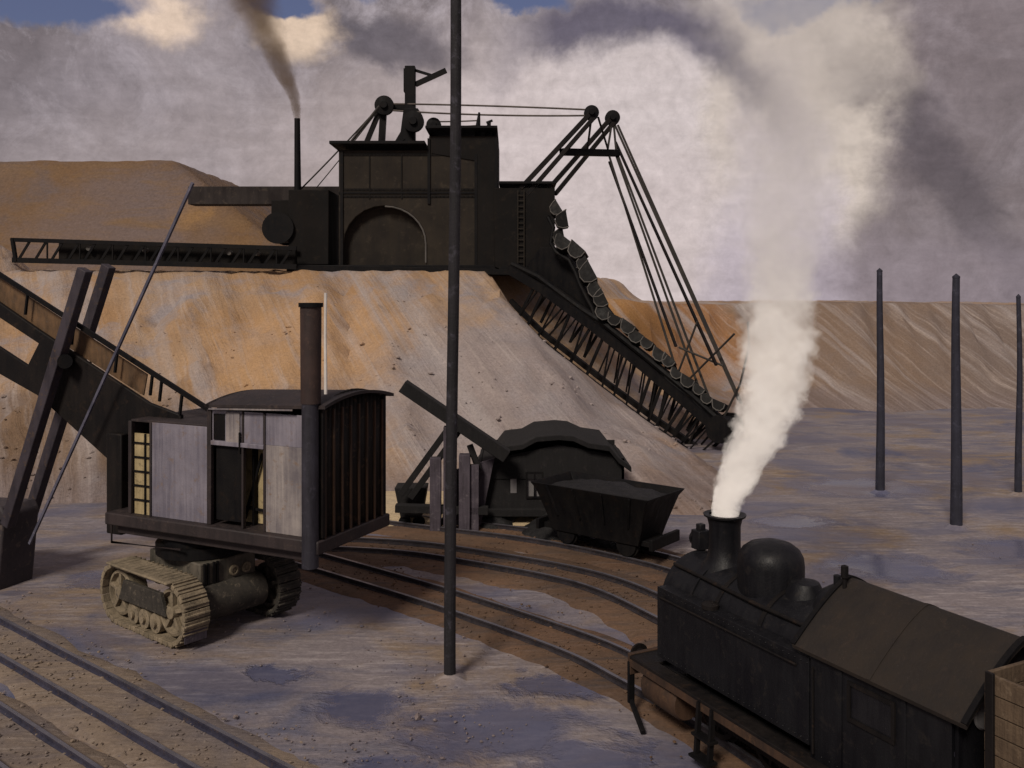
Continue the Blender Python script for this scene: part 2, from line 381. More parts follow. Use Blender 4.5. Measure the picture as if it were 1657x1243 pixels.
YB, YT = 29.5, 47.0
CUT = [(785, 425), (826, 489), (880, 548), (985, 630), (1060, 686), (1110, 720), (1160, 754), (1240, 835), (1420, 1010)]
def bank_h(X, Y):
    n = fbm(X*.12, Y*.12, 4)
    yb = YB+1.2*fbm(X*.13, 1.7)+(.8 if X < -10 else 0)
    capm = 99
    if X > -2.5 and Y > 24:   # the digging ladder has cut the corner of the bank back to just below its frame
        px = CX+FPX*X/Y; yl = 47.8-(X-.4)*.716
        for (ax, ay), (bx_, by_) in zip(CUT, CUT[1:]):
            if ax <= px <= bx_:
                py = ay+(by_-ay)*(px-ax)/(bx_-ax)+5+6*abs(fbm(X*.6, Y*.6, 15))
                capm = CAM_H+(HOR-py)/FPX*Y+max(0, Y-yl-1.3)*1.1; break
    zf = 8.0*(Y-yb)/(YT-yb)
    gully = fbm(X*.45+Y*.12, Y*.05, 9)
    zf += .35*fbm(X*.9, Y*.5, 12)*max(0, min(1, zf/1.5))*max(0, min(1, (9-zf)/1.5)); zf += gully*.6*max(0, min(1, zf/2))*max(0, min(1, (8.4-zf)/1.5))
    zr = max(8.0-.85*((X+.6)+.30*(YT-Y)), 2.9-.36*(X-4+.30*(YT-Y)))+.35*fbm(X*.4, Y*.4, 2)
    z1 = min(8.0+.10*fbm(X*1.5, Y*.4, 7), zf)
    k = .6
    hh = max(0, min(1, .5+.5*(zr-z1)/k)); z1 = zr*(1-hh)+z1*hh-k*hh*(1-hh)
    z1 = min(z1, capm)
    top2 = 6.15+.22*fbm(X*.12, 3.1)+.10*fbm(X*.9, 5.)-.012*max(0, X-20)
    if X < 9: top2 += .9*max(0, min(1, (9-X)/6))
    yb2 = 56.5+1.0*fbm(X*.16, 8.2)
    z2 = min(top2, max((Y-yb2)*1.15+(.9*fbm(X*.45, Y*.1, 6)+.5*fbm(X*1.3, Y*.25, 16))*max(0, min(1, (Y-yb2)/2)), .9+.8*fbm(X*.3, 2.2)-(yb2-Y)*.45))
    zz = max(z1, z2)
    if zz > .2: zz += .05*fbm(X*1.1, Y*1.1, 5)+.03*n
    return zz
bk = grid(-75, 85, 26, 78, 400, 170, bank_h, lambda c: c.z > -.25).build('embankment', 'bank', smooth=60); tag(bk, kind='structure')
tp = MB(); tp.box((0, 106, 4.9), (400, 62, .4)); tag(tp.build('terrain', 'bank', smooth=0), kind='structure')

def hill_h(X, Y):  # ochre spoil mound far left
    e = X+22.2+.4*fbm(Y*.2, 3)
    zt = 17.0+.25*fbm(X*.3, Y*.3)
    r = 17-(X+26.0)*.72+.2*fbm(X*.8, Y*.8)
    f = 8+(Y-64)*1.25
    return min(zt, r, f)
tag(grid(-75, -8, 60, 110, 150, 90, hill_h, lambda c: c.z > 7.6).build('hill', 'hill', smooth=60), kind='structure')
def cone_heap(name, cx, cy, z0, r, h, mat, label):
    f = lambda X, Y: z0+h*(1-math.hypot((X-cx)/r, (Y-cy)/r))+.10*h*fbm(X*2/r, Y*2/r, cx)+.03*h*fbm(X*7/r, Y*7/r, 2)
    o = grid(cx-r*1.2, cx+r*1.2, cy-r*1.2, cy+r*1.2, 70, 70, f, lambda c: c.z > z0-.1).build(name, mat, smooth=70)
    return tag(o, label, 'spoil heap')
cone_heap('spoil_heap', -28.2, 48.5, 7.9, 2.9, 2.6, 'bank', 'pale clay spoil heap on the terrace past the tip of the lattice conveyor arm')
for cx_, cy_, cr, chh in ((905, 874, 1.15, .75), (1000, 893, .9, .45), (800, 862, .7, .5)):
    q = gp(cx_, cy_); cone_heap('coal_heap', q.x, q.y+.9, -.02, cr, chh, 'coal', {905: 'black coal heap in front of the shed, left of the hopper wagon', 1000: 'small coal heap spilled behind the hopper wagon', 800: 'little coal heap at the left foot of the shed'}[cx_])

# ------------------------------------------------------------------ railway tracks
def resample(pts, step):
    out = [pts[0].copy()]; acc = 0
    # Catmull-Rom
    dense = []
    for i in range(len(pts)-1):
        p0 = pts[max(0, i-1)]; p1 = pts[i]; p2 = pts[i+1]; p3 = pts[min(len(pts)-1, i+2)]
        for k in range(30):
            t = k/30
            dense.append(.5*((2*p1)+(-p0+p2)*t+(2*p0-5*p1+4*p2-p3)*t*t+(-p0+3*p1-3*p2+p3)*t**3))
    dense.append(pts[-1])
    for a, b in zip(dense, dense[1:]):
        acc += (b-a).length
        if acc >= step: out.append(b.copy()); acc = 0
    return out
def offset(pts, d):
    o = []
    for i, p in enumerate(pts):
        t = (pts[min(i+1, len(pts)-1)]-pts[max(i-1, 0)]); n = V((-t.y, t.x, 0)).normalized()
        o.append(p+n*d)
    return o
PROF = [(-.055, 0), (.055, 0), (.055, .02), (.014, .035), (.014, .085), (.036, .095), (.036, .13), (-.036, .13), (-.036, .095), (-.014, .085), (-.014, .035), (-.055, .02)]
def sweep(pts, prof, z0):
    b = MB(); rings = []
    for i, p in enumerate(pts):
        t = (pts[min(i+1, len(pts)-1)]-pts[max(i-1, 0)]); n = V((-t.y, t.x, 0)).normalized()
        rings.append([b.bm.verts.new(V((p.x, p.y, z0))+n*u+V((0, 0, v))) for u, v in prof])
    m = len(prof)
    for i in range(len(rings)-1):
        for k in range(m): b.bm.faces.new([rings[i][k], rings[i][(k+1) % m], rings[i+1][(k+1) % m], rings[i+1][k]])
    b.bm.faces.new(rings[0]); b.bm.faces.new(rings[-1][::-1])
    return b
BEDS = []
def track(pts, gauge, side, label, railmat='rail', bedw=1.0, scale=1.0, bed='bed'):
    """pts: one rail; the other lies `gauge` to its left (side=1) or right"""
    pts = resample([V((p.x, p.y, 0)) for p in pts], .35)
    o2 = offset(pts, gauge*side); mid = offset(pts, gauge*side/2)
    BEDS.append(mid)
    root = thing('railway_track', (0, 0, 0), 0, label, 'railway track', 'railway tracks across the yard')
    prof = [(u*scale, v*scale) for u, v in PROF]
    sweep(pts, prof, .03).build('rail', railmat, root)
    sweep(o2, prof, .03).build('rail', railmat, root)
    bw = gauge/2+bedw
    b = MB(); rows = []
    prf = [(-1, -.06), (-.82, .03), (-.5, .045), (0, .03), (.5, .045), (.82, .03), (1, -.06)]
    for i, p in enumerate(mid):
        t = (mid[min(i+1, len(mid)-1)]-mid[max(i-1, 0)]); n = V((-t.y, t.x, 0)).normalized()
        rows.append([b.bm.verts.new(p+n*(u*bw*(1+.22*fbm(p.x*.9, p.y*.9, u*3)*abs(u)))+V((0, 0, v+.02*fbm(p.x*2, p.y*2, u)))) for u, v in prf])
    for i in range(len(rows)-1):
        for k in range(len(prf)-1): b.bm.faces.new([rows[i][k], rows[i][k+1], rows[i+1][k+1], rows[i+1][k]])
    b.build('track_bed', bed, root, 0, 80)
    return root
# the shovel's two tracks, bottom left
d1 = (V((-3.25, 13.6, 0))-V((-10.7, 19.4, 0))).normalized()
A0 = V((-10.7, 19.4, 0)); B0 = V((-9.8, 17.8, 0)); C0 = V((-8.5, 15.4, 0))
dl = V((-.777, .629, 0)).normalized()
track([A0+dl*6, A0, A0-dl*5, A0-dl*14.5], .85, -1, 'straight railway track passing in front of the crawler shovel at lower left', 'rail_blue', .55, 1.0, 'bed_tan')
track([C0+dl*7, C0, C0-dl*5, C0-dl*13], .85, -1, 'railway track in the bottom left corner, nearest the viewer', 'rail_blue', .45, .9, 'bed_tan')
# loco track: near rail through these photo points
LD = V((-.454, .891, 0)); LN = V((.891, .454, 0)); L0 = V((3.52, 14.62, 0)); GA = .95
nearrail = [gp(430, 905), gp(540, 938), gp(700, 988), gp(900, 1060), gp(1000, 1110)]
s0 = L0-LN*GA/2
nearrail += [s0-LD*k for k in (-.6, 1.5, 4, 7, 11)]
track(nearrail, GA, 1, 'curved railway track carrying the black locomotive', 'rail', .6, 1.0)
track([gp(520, 893), gp(640, 900), gp(740, 914), gp(930, 952), gp(1065, 1012), gp(1230, 1105), gp(1420, 1250)], GA, 1,
      'curved railway track behind the locomotive, between it and the hopper wagon', 'rail', 1.0, 1.1)
far_t = [gp(560, 842), gp(700, 860), gp(860, 880), gp(1000, 908), gp(1120, 942), gp(1300, 1010), gp(1500, 1110)]
track(far_t, GA, 1, 'far railway track under the dark hopper wagon', 'rail', 1.0)

# ------------------------------------------------------------------ poles
def pole(base, r, h, mat, label, group=None, lean=0., name='telegraph_pole', r2=None):
    t = thing(name, base, 0, label, 'pole', group)
    n = 14; pts = []; rr = []
    for i in range(n+1):
        k = i/n; pts.append((lean*k+.035*math.sin(k*5+r*40)*k**.5, .01*math.sin(k*7), -.3+(h+.3)*k)); rr.append(r*(1-k)+(r2 or r*.75)*k)
    MB().tube(pts, rr, 14).build('shaft', mat, t)
    grid(-.62, .62, -.62, .62, 18, 18, lambda X, Y: .13*math.exp(-(math.hypot(X, Y)/(.27+.08*fbm(X*2, Y*2, base.x)))**2)+.015*fbm(X*5, Y*5, base.y)-.01-.35*(X*X+Y*Y)).build('soil_mound', 'ground', t)
    MB().lathe([(0, (r2 or r*.75)*1.08), (.05, (r2 or r*.75)*1.05), (.14, .0)], (lean+.035*math.sin(5+r*40), .01*math.sin(7), h), n=14).build('cap', mat, t)
    return t
pb = gp(728, 1098)
pole(pb, .108, 13.4, 'pole_wood', 'tall dark wooden pole in front of everything, rising out of the top of the picture', None, .10, r2=.098)
for px, py, ty, r, lb in ((1424, 796, 440, .17, 'thin dark pole on the pit floor, left of the three right of the steam'),
                          (1547, 852, 450, .19, 'thickest of the three dark poles right of the steam, standing nearest'),
                          (1648, 800, 482, .13, 'slim dark pole at the right edge of the picture')):
    b = gp(px, py); h = CAM_H+(HOR-ty)/FPX*b.y
    pole(b, r*.95, h, 'pole_blue', lb, 'dark poles on the pit floor', .02, r2=r*.55)

# ------------------------------------------------------------------ bucket chain excavator on the terrace
EX = thing('bucket_chain_excavator', (-5, 50, 8), 0, 'huge black bucket chain excavator on top of the clay bank', 'excavator')
EO = V((-5, 50, 8))
YF = 48.0
def e(px, py, Y=YF): return yp(px, py, Y)-EO
def poly_e(pts, Y=YF): return [e(px, py, Y) for px, py in pts]
arcp = [(690, 432)]+[(690-0*k, 0) for k in []]
for k in range(0, 13):
    a = math.pi*k/12
    arcp.append((623+67*math.cos(a), 395-62*math.sin(a)))
arcp.append((556, 432))
MB().prism(poly_e([(548, 243), (694, 243), (694, 220), (806, 220), (806, 432)]+arcp+[(548, 432)]), (0, 5, 0)).build('machine_house', 'excav_panel', EX, .04)
MB().box(e(623, 385, YF+.55), (4.6, .1, 3.2)).build('added_portal_wall', 'excav_panel', EX)  # wall added close behind the arch so its inside looks lit
rim = MB(); pts = [e(px, py, YF-.05) for px, py in [(689, 425)]+[(623+66*math.cos(math.pi*k/16), 395-61*math.sin(math.pi*k/16)) for k in range(0, 9)]]
rim.tube(pts, .045, 6); rim.build('portal_rim', 'excav_pale', EX)
MB().prism(poly_e([(800, 304), (898, 304), (898, 432), (880, 446), (830, 446), (800, 432)], YF-.2), (0, 4.6, 0)).build('drive_house', 'excav_iron', EX, .04)
MB().box(e(513, 372, 50.3), (2.1, 4.2, 3.9)).build('engine_house', 'excav_iron', EX, .04)
MB().prism(poly_e([(698, 219.4), (698, 223), (804.5, 223), (804.5, 432), (770, 432), (770, 260), (698, 248)], YF-.06), (0, .055, 0)).build('upper_wall', 'excav_iron', EX)
MB().box(e(655, 437, 50.2), (11.7, 4.6, .42)).build('undercarriage', 'black_iron', EX, .03)
for px in (500, 540, 580, 610, 650, 700, 740, 780, 815):
    wl = MB(); c = e(px, 437.5, 47.75); wl.lathe([(-.1, .0), (-.1, .24), (.1, .24), (.1, 0)], c, (0, 1, 0), 20); wl.build('wheel', 'black_iron', EX)
# roof edge and cornice
MB().box(e(622, 243.5, 50.3), (4.9, 5.6, .16)).build('roof', 'black_iron', EX, .02)
MB().box(e(751, 220, 50.3), (3.7, 5.6, .14)).build('upper_roof', 'black_iron', EX, .02)
MB().box(e(853, 304, 50.1), (2.95, 5.0, .14)).build('drive_roof', 'black_iron', EX, .02)
# corner posts, seams
for px, t_, b_ in ((553, 245, 430), (694, 224, 330), (803, 222, 430), (770, 250, 430)):
    MB().beam(e(px, t_, YF-.04), e(px, b_, YF-.04), .14, .10).build('corner_post', 'black_iron', EX)
for px in (598, 650, 735):
    MB().beam(e(px, 250, YF-.02), e(px, 322, YF-.02), .06, .05).build('seam_strip', 'excav_iron', EX)
rvm = MB()
for k in range(38):
    for yy in (250, 307, 318): rvm.lathe([(0, .035), (.02, .025), (.03, 0)], e(556+6.5*k, yy, YF-.03), (0, -1, 0), 6)
rvm.box(e(677, 250, YF-.015), (7.9, .03, .14)); rvm.box(e(677, 307, YF-.015), (7.9, .03, .12)); rvm.box(e(677, 318, YF-.015), (7.9, .03, .12)); rvm.build('riveted_seam', 'excav_iron', EX)
ld_ = MB()
for px in (838, 848): ld_.beam(e(px, 308, YF-.3), e(px, 440, YF-.3), .05, .05)
for k in range(14): ld_.beam(e(838, 316+9*k, YF-.3), e(848, 316+9*k, YF-.3), .04, .04)
ld_.build('ladder', 'excav_panel', EX)
MB().beam(e(548, 312, YF-.03), e(806, 312, YF-.03), .05, .09).build('seam_strip', 'black_iron', EX)
# left overhang: girder, cable drum, stack
MB().beam(e(310, 318, 52), e(555, 318, 52), 1.2, 1.0).build('side_girder', worn('sooty_plate', (.022, .018, .018), (.045, .038, .036), (.07, .055, .045), .85, 0, .6, spec=.1), EX, .03)
MB().box(e(470, 352, 50), (1.3, 3.0, 1.6)).build('drum_housing', 'excav_iron', EX, .04)
MB().lathe([(-1, 0), (-1, .82), (-.85, .82), (-.85, .7), (.85, .7), (.85, .82), (1, .82), (1, 0)], e(457, 371, 49), (0, 1, 0), 28).build('cable_drum', 'black_iron', EX)
st = MB(); p0 = e(482, 352, 49); p1 = e(481, 192, 49); st.tube([p0, (p0+p1)/2, p1], [.2, .17, .15], 14); st.build('smokestack', 'black_iron', EX)
# mast, sheaves and cross ropes on the roof
ms = MB(); ms.beam(e(664, 243, 50), e(664, 108, 50), .55, .55); ms.beam(e(657, 112, 50), e(657, 150, 50), .22, .5)
ms.build('mast', 'black_iron', EX, .03)
MB().prism(poly_e([(632, 240), (648, 213), (653, 175), (676, 175), (683, 186), (679, 205), (668, 214), (668, 240), (655, 240), (655, 226)], 49.7), (0, .6, 0)).build('mast_foot', 'black_iron', EX, .03)
jb = MB(); jb.beam(e(672, 137, 50), e(722, 114, 50), .22, .26); jb.beam(e(672, 114, 50), e(698, 122, 50), .12, .14); jb.build('jib', 'black_iron', EX)
def sheave(px, py, rpx, Y, wd=.35, name='sheave'):
    r = rpx/FPX*Y; c = e(px, py, Y)
    MB().lathe([(-wd, 0), (-wd, r*.35), (-wd*.6, r*.4), (-wd*.5, r), (-wd*.3, r), (-.04, r*.86), (.04, r*.86), (wd*.3, r), (wd*.5, r), (wd*.6, r*.4), (wd, r*.35), (wd, 0)], c, (0, 1, 0), 24).build(name, 'black_iron', EX)
for a in ((622, 171, 15.5, 50), (669, 197, 17, 49.4), (702, 203, 12, 50), (957, 183, 12, 48), (991, 191, 12, 51)): sheave(*a)
fr = MB(); fr.beam(e(621, 172, 50.3), e(617, 243, 50.3), .35, .3); fr.beam(e(615, 178, 50.3), e(588, 243, 50.3), .25, .25); fr.beam(e(632, 174, 50.3), e(662, 174, 50.3), .25, .3); fr.build('sheave_frame', 'black_iron', EX)
fr = MB(); fr.beam(e(700, 205, 50), e(700, 224, 50), .3, .5); fr.build('sheave_frame', 'black_iron', EX)
for px, t_, wd in ((774, 182, .22), (789, 196, .14), (792, 196, .14), (801, 204, .22)):
    MB().tube([e(px, 226, 49), e(px-.5, (t_+226)/2, 49), e(px+1.5, t_, 49)], [wd*.8, wd*.6, wd*.25], 8).build('roof_post', 'black_iron', EX)
MB().beam(e(787, 199, 49), e(797, 195, 49), .1, .12).build('roof_rail', 'black_iron', EX)
def rope(pts, r, mat='rope', name='hoist_rope', parent=EX):
    MB().tube(pts, r, 6).build(name, mat, parent, 0)
def sagp(a, b, sag, n=10):
    a, b = V(a), V(b); return [a.lerp(b, k/n)+V((0, 0, -sag*4*(k/n)*(1-k/n))) for k in range(n+1)]
rope(sagp(e(622, 168, 50), e(957, 178, 48), -.05), .05, 'rope_pale'); rope(sagp(e(622, 178, 50), e(957, 187, 48), .12), .05, 'rope_pale')
rope(sagp(e(702, 197, 50), e(776, 195, 49), .02), .04, 'rope_pale'); rope(sagp(e(702, 206, 50), e(776, 203, 49), .02), .04, 'rope_pale')
rope(sagp(e(611, 176, 50), e(487, 306, 49.5), .05), .045); rope(sagp(e(611, 180, 50.6), e(512, 304, 50), .05), .03); rope(sagp(e(614, 172, 49), e(560, 240, 49), 0), .08)
# front A-frame
for a, b, Y1, Y2 in (((842, 304), (955, 184), 48, 48), ((888, 304), (988, 192), 50.5, 51)):
    f = MB(); p, q = e(*a, Y1), e(*b, Y2)
    f.beam(p+V((0, -.02, -.05)), q, .42, .24); f.beam(p+V((.34, .0, -.36)), q+V((.2, 0, -.2)), .42, .22); f.build('hoist_frame', 'dark_iron', EX, .02)
MB().beam(e(908, 246, 48), e(1000, 248, 50), .35, .36).build('cross_beam', 'black_iron', EX, .03)
for (a, b, Y1, Y2) in (((957, 190), (950, 246), 48, 48.8), ((968, 190), (985, 246), 48, 49.6), ((990, 200), (983, 244), 51, 49.6), ((993, 200), (997, 244), 51, 50)):
    rope([e(*a, Y1), e(*b, Y2)], .06, name='tie_rod')
# bucket ladder, lowered down the corner of the bank
LP = V((.4, 47.8, 0)); LQ = V((9.9, 41.0, 0)); LDIR = (LQ-LP).normalized(); LNRM = V((LDIR.y, -LDIR.x, 0))
def lad(px, py, dep=0.): return pp(px, py, LP, LNRM)-EO-LNRM*dep if LNRM.y > 0 else pp(px, py, LP, LNRM)-EO+LNRM*dep
uch = [(842, 436), (900, 470), (985, 532), (1060, 592), (1130, 650), (1196, 706)]
lch = [(826, 487), (880, 540), (985, 622), (1060, 678), (1110, 712), (1160, 746)]
lg = MB()
for dep in (0, 1.1):
    for ch, wd, ht in ((uch, .22, .42), (lch, .2, .26)):
        for a, b in zip(ch, ch[1:]): lg.beam(lad(*a, dep), lad(*b, dep), wd, ht)
lg.build('ladder_frame', 'black_iron', EX)
def along(ch, t):
    t *= len(ch)-1; i = min(int(t), len(ch)-2); f = t-i
    return (ch[i][0]*(1-f)+ch[i+1][0]*f, ch[i][1]*(1-f)+ch[i+1][1]*f)
lz = MB(); random.seed(3)
for dep in (0, 1.1):
    for k in range(33):
        t = .13+.84*k/33
        a, b = along(uch, t+.02), along(lch, t+(.0 if k % 2 else .03)-.045)
        if (k % 7) == 3: continue
        f = random.uniform(.72, 1.0) if dep == 0 else 1
        A, B = lad(*a, dep), lad(*b, dep)
        lz.beam(A, A.lerp(B, f), .07, random.choice((.06, .08, .14)))
lz.build('lattice_bracing', 'black_iron', EX)
rl = MB(); rl.tube([lad(*q, .5) for q in [(838, 428), (880, 448), (950, 500), (985, 522), (1060, 582), (1130, 640), (1190, 694)]], .16, 8); rl.build('bucket_chain', 'black_iron', EX)
# buckets riding up the ladder
def bucket_mb(c, d, s):
    """open scoop: half barrel with side cheeks, facing along d"""
    b = MB(); d = d.normalized(); yv = V((0, 1, 0)); yv = (yv-d*yv.dot(d)).normalized(); u = d.cross(yv)
    if u.z < 0: u = -u
    prof = [(-.55, .62), (-.60, .15), (-.42, -.28), (0, -.42), (.42, -.30), (.66, .1), (.86, .52)]
    inn = [(p[0]*.86, p[1]*.86+.06) for p in prof]
    loop = prof+inn[::-1]
    poly = [c+s*(d*p[0]+u*p[1])-yv*s*.55 for p in loop]
    b.prism(poly, yv*s*1.1)
    for k in (-1, 1):
        b.prism([c+s*(d*p[0]+u*p[1])+yv*(s*.55*k-.03) for p in prof], yv*.06)
    return b
bpath = [(903, 345), (910, 372), (908, 398), (930, 412), (946, 432), (957, 458), (968, 488), (985, 516), (1014, 536), (1042, 556), (1066, 578), (1092, 600), (1112, 624), (1140, 642), (1166, 664)]
def evenly(path, n):
    ds = [0]
    for p, q in zip(path, path[1:]): ds.append(ds[-1]+math.hypot(q[0]-p[0], q[1]-p[1]))
    o = []
    for k in range(n):
        t = ds[-1]*k/(n-1)
        for i in range(len(path)-1):
            if t <= ds[i+1]+1e-6:
                f = (t-ds[i])/(ds[i+1]-ds[i]); o.append((path[i][0]*(1-f)+path[i+1][0]*f, path[i][1]*(1-f)+path[i+1][1]*f)); break
    return o
bpath = evenly(bpath, 21)
BS = [(.52+.14*math.sin(math.pi*min(1, k/11)) if k < 11 else .54-.016*(k-11))*(1+.10*math.sin(k*2.3)) for k in range(21)]
bpath = [(a_+3*math.sin(k*1.9), b_+2.5*math.cos(k*2.7)) for k, (a_, b_) in enumerate(bpath)]
for i, (px, py) in enumerate(bpath):
    q = bpath[min(i+1, len(bpath)-1)]; p_ = bpath[max(i-1, 0)]
    c = lad(px, py, .5); d = lad(*p_, .5)-lad(*q, .5)
    o = bucket_mb(c+V((.12, 0, .12)), d, BS[i]).build('bucket', 'bucket_steel', EX, .01)
    sc_ = BS[i]
    dn = d.normalized(); un = dn.cross(V((0, 1, 0))); un = un if un.z > 0 else -un
    lm = MB(); lm.lathe([(-.5*sc_, .0), (-.48*sc_, .2*sc_), (-.2*sc_, .40*sc_), (.2*sc_, .42*sc_), (.46*sc_, .2*sc_), (.5*sc_, 0)], c+V((.12, 0, .12))+un*.10*sc_+dn*.1*sc_, (0, 1, 0), 12)
    for v_ in lm.bm.verts: v_.co += V((1, .6, 1))*.12*sc_*fbm(v_.co.x*4, v_.co.y*4, v_.co.z*4)
    lm.build('clay', 'clay_load', o, 0, 60)
    yv_ = V((0, 1, 0)); yv_ = (yv_-dn*yv_.dot(dn)).normalized(); cc = c+V((.12, 0, .12))
    lip = [cc+sc_*(dn*p0_+un*p1_)+yv_*sc_*s_y for p0_, p1_, s_y in ((-.55, .64, -.6), (-.62, .15, -.6), (-.43, -.30, -.6), (0, -.44, -.6), (.42, -.32, -.6), (.68, .1, -.6), (.88, .54, -.6), (.88, .54, .6))]
    MB().tube(lip, .028, 6).build('lip', 'excav_pale', o)
ch = MB(); ch.tube([lad(*q, .5) for q in [(897, 350)]+[(a-7, b+5) for a, b in bpath]+[(1195, 700)]], .11, 8); ch.build('bucket_chain', 'black_iron', EX)
for a, b in (((880, 340), (912, 470)),): pass
MB().prism([lad(*q, -.2) for q in [(870, 400), (906, 400), (925, 430), (950, 480), (985, 528), (970, 530), (842, 440)]], LNRM*1.2*(-1 if LNRM.y < 0 else 1)).build('chain_guide', 'black_iron', EX, .03)
tw = MB(); tw.lathe([(-.7, 0), (-.7, .62), (-.5, .62), (-.5, .5), (.5, .5), (.5, .62), (.7, .62), (.7, 0)], lad(1180, 690, .5), LNRM, 10); tw.build('end_tumbler', 'black_iron', EX)
ct = MB(); ct.beam(lad(1190, 700, .5), lad(1150, 812, .5), .22, .16); ct.build('cutting_arm', 'bucket_steel', EX)
# hoist ropes from frame head to ladder
for a, Y1, b in (((960, 190), 48, (1112, 604)), ((985, 250), 49.6, (1106, 620)), ((997, 252), 50, (1150, 668)), ((1000, 252), 50, (1160, 664)), ((994, 200), 51, (1200, 648)), ((1000, 203), 51, (1204, 652))):
    if a == (960, 190): continue
    rope([e(*a, Y1), lad(*b, .3)], .065)
bp_ = MB(); bp_.beam(e(996, 230, 50.6), lad(1165, 590, .4), .12, .10); bp_.build('stay_bar', 'dark_iron', EX)
bp_ = MB(); bp_.beam(e(986, 262, 49.7), lad(1100, 560, .4), .12, .08); bp_.build('stay_bar', 'dark_iron', EX)
for a, b in (((1090, 640), (1190, 540)), ((1100, 600), (1130, 520)), ((1100, 562), (1172, 592)), ((1115, 720), (1146, 650))): rope([lad(*a, .1), lad(*b, .1)], .05, name='brace')
MB().tube([lad(1165, 700, .5), lad(1205, 620, .5), lad(1219, 560, .5), lad(1217, 520, .5)], .05, 6).build('guard_rail', 'rope', EX)
# lattice conveyor arm to the left
cv = MB(); YC = 46.6
def cva(px, py, dep=0.): return e(px, py, YC+dep)
for dep in (0, 1.3):
    cv.beam(cva(18, 388, dep), cva(480, 402, dep), .12, .20); cv.beam(cva(20, 421, dep), cva(480, 432, dep), .12, .26)
    cv.beam(cva(20, 386, dep), cva(26, 424, dep), .14, .2)
cv.build('conveyor_arm', 'black_iron', EX)
lc = MB()
for dep in (0, 1.3):
    for k in range(17):
        px = 30+26.5*k
        lc.beam(cva(px+18, 390+(px/480)*13, dep), cva(px, 420+(px/480)*10, dep), .06, .12)
        if k % 2: lc.beam(cva(px+20, 390+(px/480)*13, dep), cva(px+20, 422+(px/480)*10, dep), .06, .08)
for k in range(18): lc.beam(cva(22+26*k, 421+k*.6, 0), cva(22+26*k, 421+k*.6, 1.3), .08, .1)
lc.build('lattice_bracing', 'black_iron', EX)
MB().prism([cva(95, 393, .5), cva(478, 404, .5), cva(478, 430, .5), cva(95, 421, .5)], (0, .4, 0)).build('conveyor_belt', 'excav_iron', EX)
for k in (2, 4, 7, 8):
    MB().lathe([(-.5, 0), (-.5, .12), (.5, .12), (.5, 0)], cva(60+45*k, 400+k*1.4, .65), (0, 1, 0), 10).build('roller', 'excav_pale', EX)
MB().beam(e(478, 433, 47.5), e(835, 441, 47.5), .5, .3).build('base_beam', 'black_iron', EX, .02)

# ------------------------------------------------------------------ crawler steam shovel
SO = V((-5.67, 19.7, 0)); SA = R(155)
SH = thing('steam_shovel', SO, SA, 'crawler mounted steam shovel with a grey sheet metal house and dark boom', 'steam shovel')
SX = V((math.cos(SA), math.sin(SA), 0)); SY = V((-math.sin(SA), math.cos(SA), 0))
def sl(px, py, ly):      # photo point on the shovel's plane local y = ly  ->  local coordinates
    p = pp(px, py, SO+SY*ly, SY)-SO
    return V((p.dot(SX), ly, p.z))
HW, XR, XF, ZD, ZE = 1.05, -2.7, 2.15, 2.28, 4.72
XRF = sl(338, 655, 1.2).x
# deck
MB().box((-.05, 0, ZD-.13), (5.55, 2.5, .26)).build('deck', 'deck_dark', SH, .03)
MB().box((.1, 1.0, ZD-.36), (4.9, .14, .2)).build('deck_beam', 'deck_dark', SH, .02)
MB().box((.1, -1.0, ZD-.36), (4.9, .14, .2)).build('deck_beam', 'deck_dark', SH, .02)
rl = MB()
rl.tube([(2.55, 1.22, ZD-.26), (2.55, 1.22, ZD-.62), (.6, 1.22, ZD-.55)], .025, 6); rl.build('grab_rail', 'deck_dark', SH)
# side wall towards the viewer: panels between posts, openings left open
def panel(px0, px1, z0, z1, mat, name='side_panel', y=HW, th=.05, ribs=0):
    a = sl(px0, 760, y).x; b = sl(px1, 760, y).x
    m = MB(); m.box(((a+b)/2, y, (z0+z1)/2), (abs(b-a), th, z1-z0))
    for k in range(ribs):
        m.box((min(a, b)+abs(b-a)*(k+.5)/ribs, y+th*.5, (z0+z1)/2), (.03, .02, z1-z0-.06))
    return m.build(name, mat, SH, .008)
zt = ZE-.12
panel(246, 337, ZD, zt-.36, 'sheet_grey')
panel(345, 490, zt-.62, zt, 'sheet_grey', 'upper_panel')
panel(430, 490, ZD, zt-.62, 'sheet_warm')
panel(366, 388, zt-.62, zt-.02, 'pale_metal' if False else 'sheet_warm', 'shutter', HW+.05, .03)
panel(346, 364, zt-.6, zt-.08, 'black_iron', 'side_window', HW+.03, .03)
MB().beam(sl(388, 700, HW+.08), sl(388, 735, HW+.08), .03, .04).build('shutter_bolt', 'black_iron', SH)
for px, wd in ((341, .11), (395, .05), (430, .05), (246, .05), (213, .09)):
    a = sl(px, 760, HW).x; zq = zt if px > 300 else zt-.36; MB().box((a, HW+.01, (ZD+zq)/2), (wd, .09, zq-ZD)).build('frame_post', 'deck_dark', SH, .01)
a0, a1 = sl(345, 740, HW).x, sl(430, 740, HW).x
MB().box(((a0+a1)/2, HW+.03, zt-.66), (abs(a1-a0), .1, .09)).build('lintel', 'sheet_grey', SH, .01)
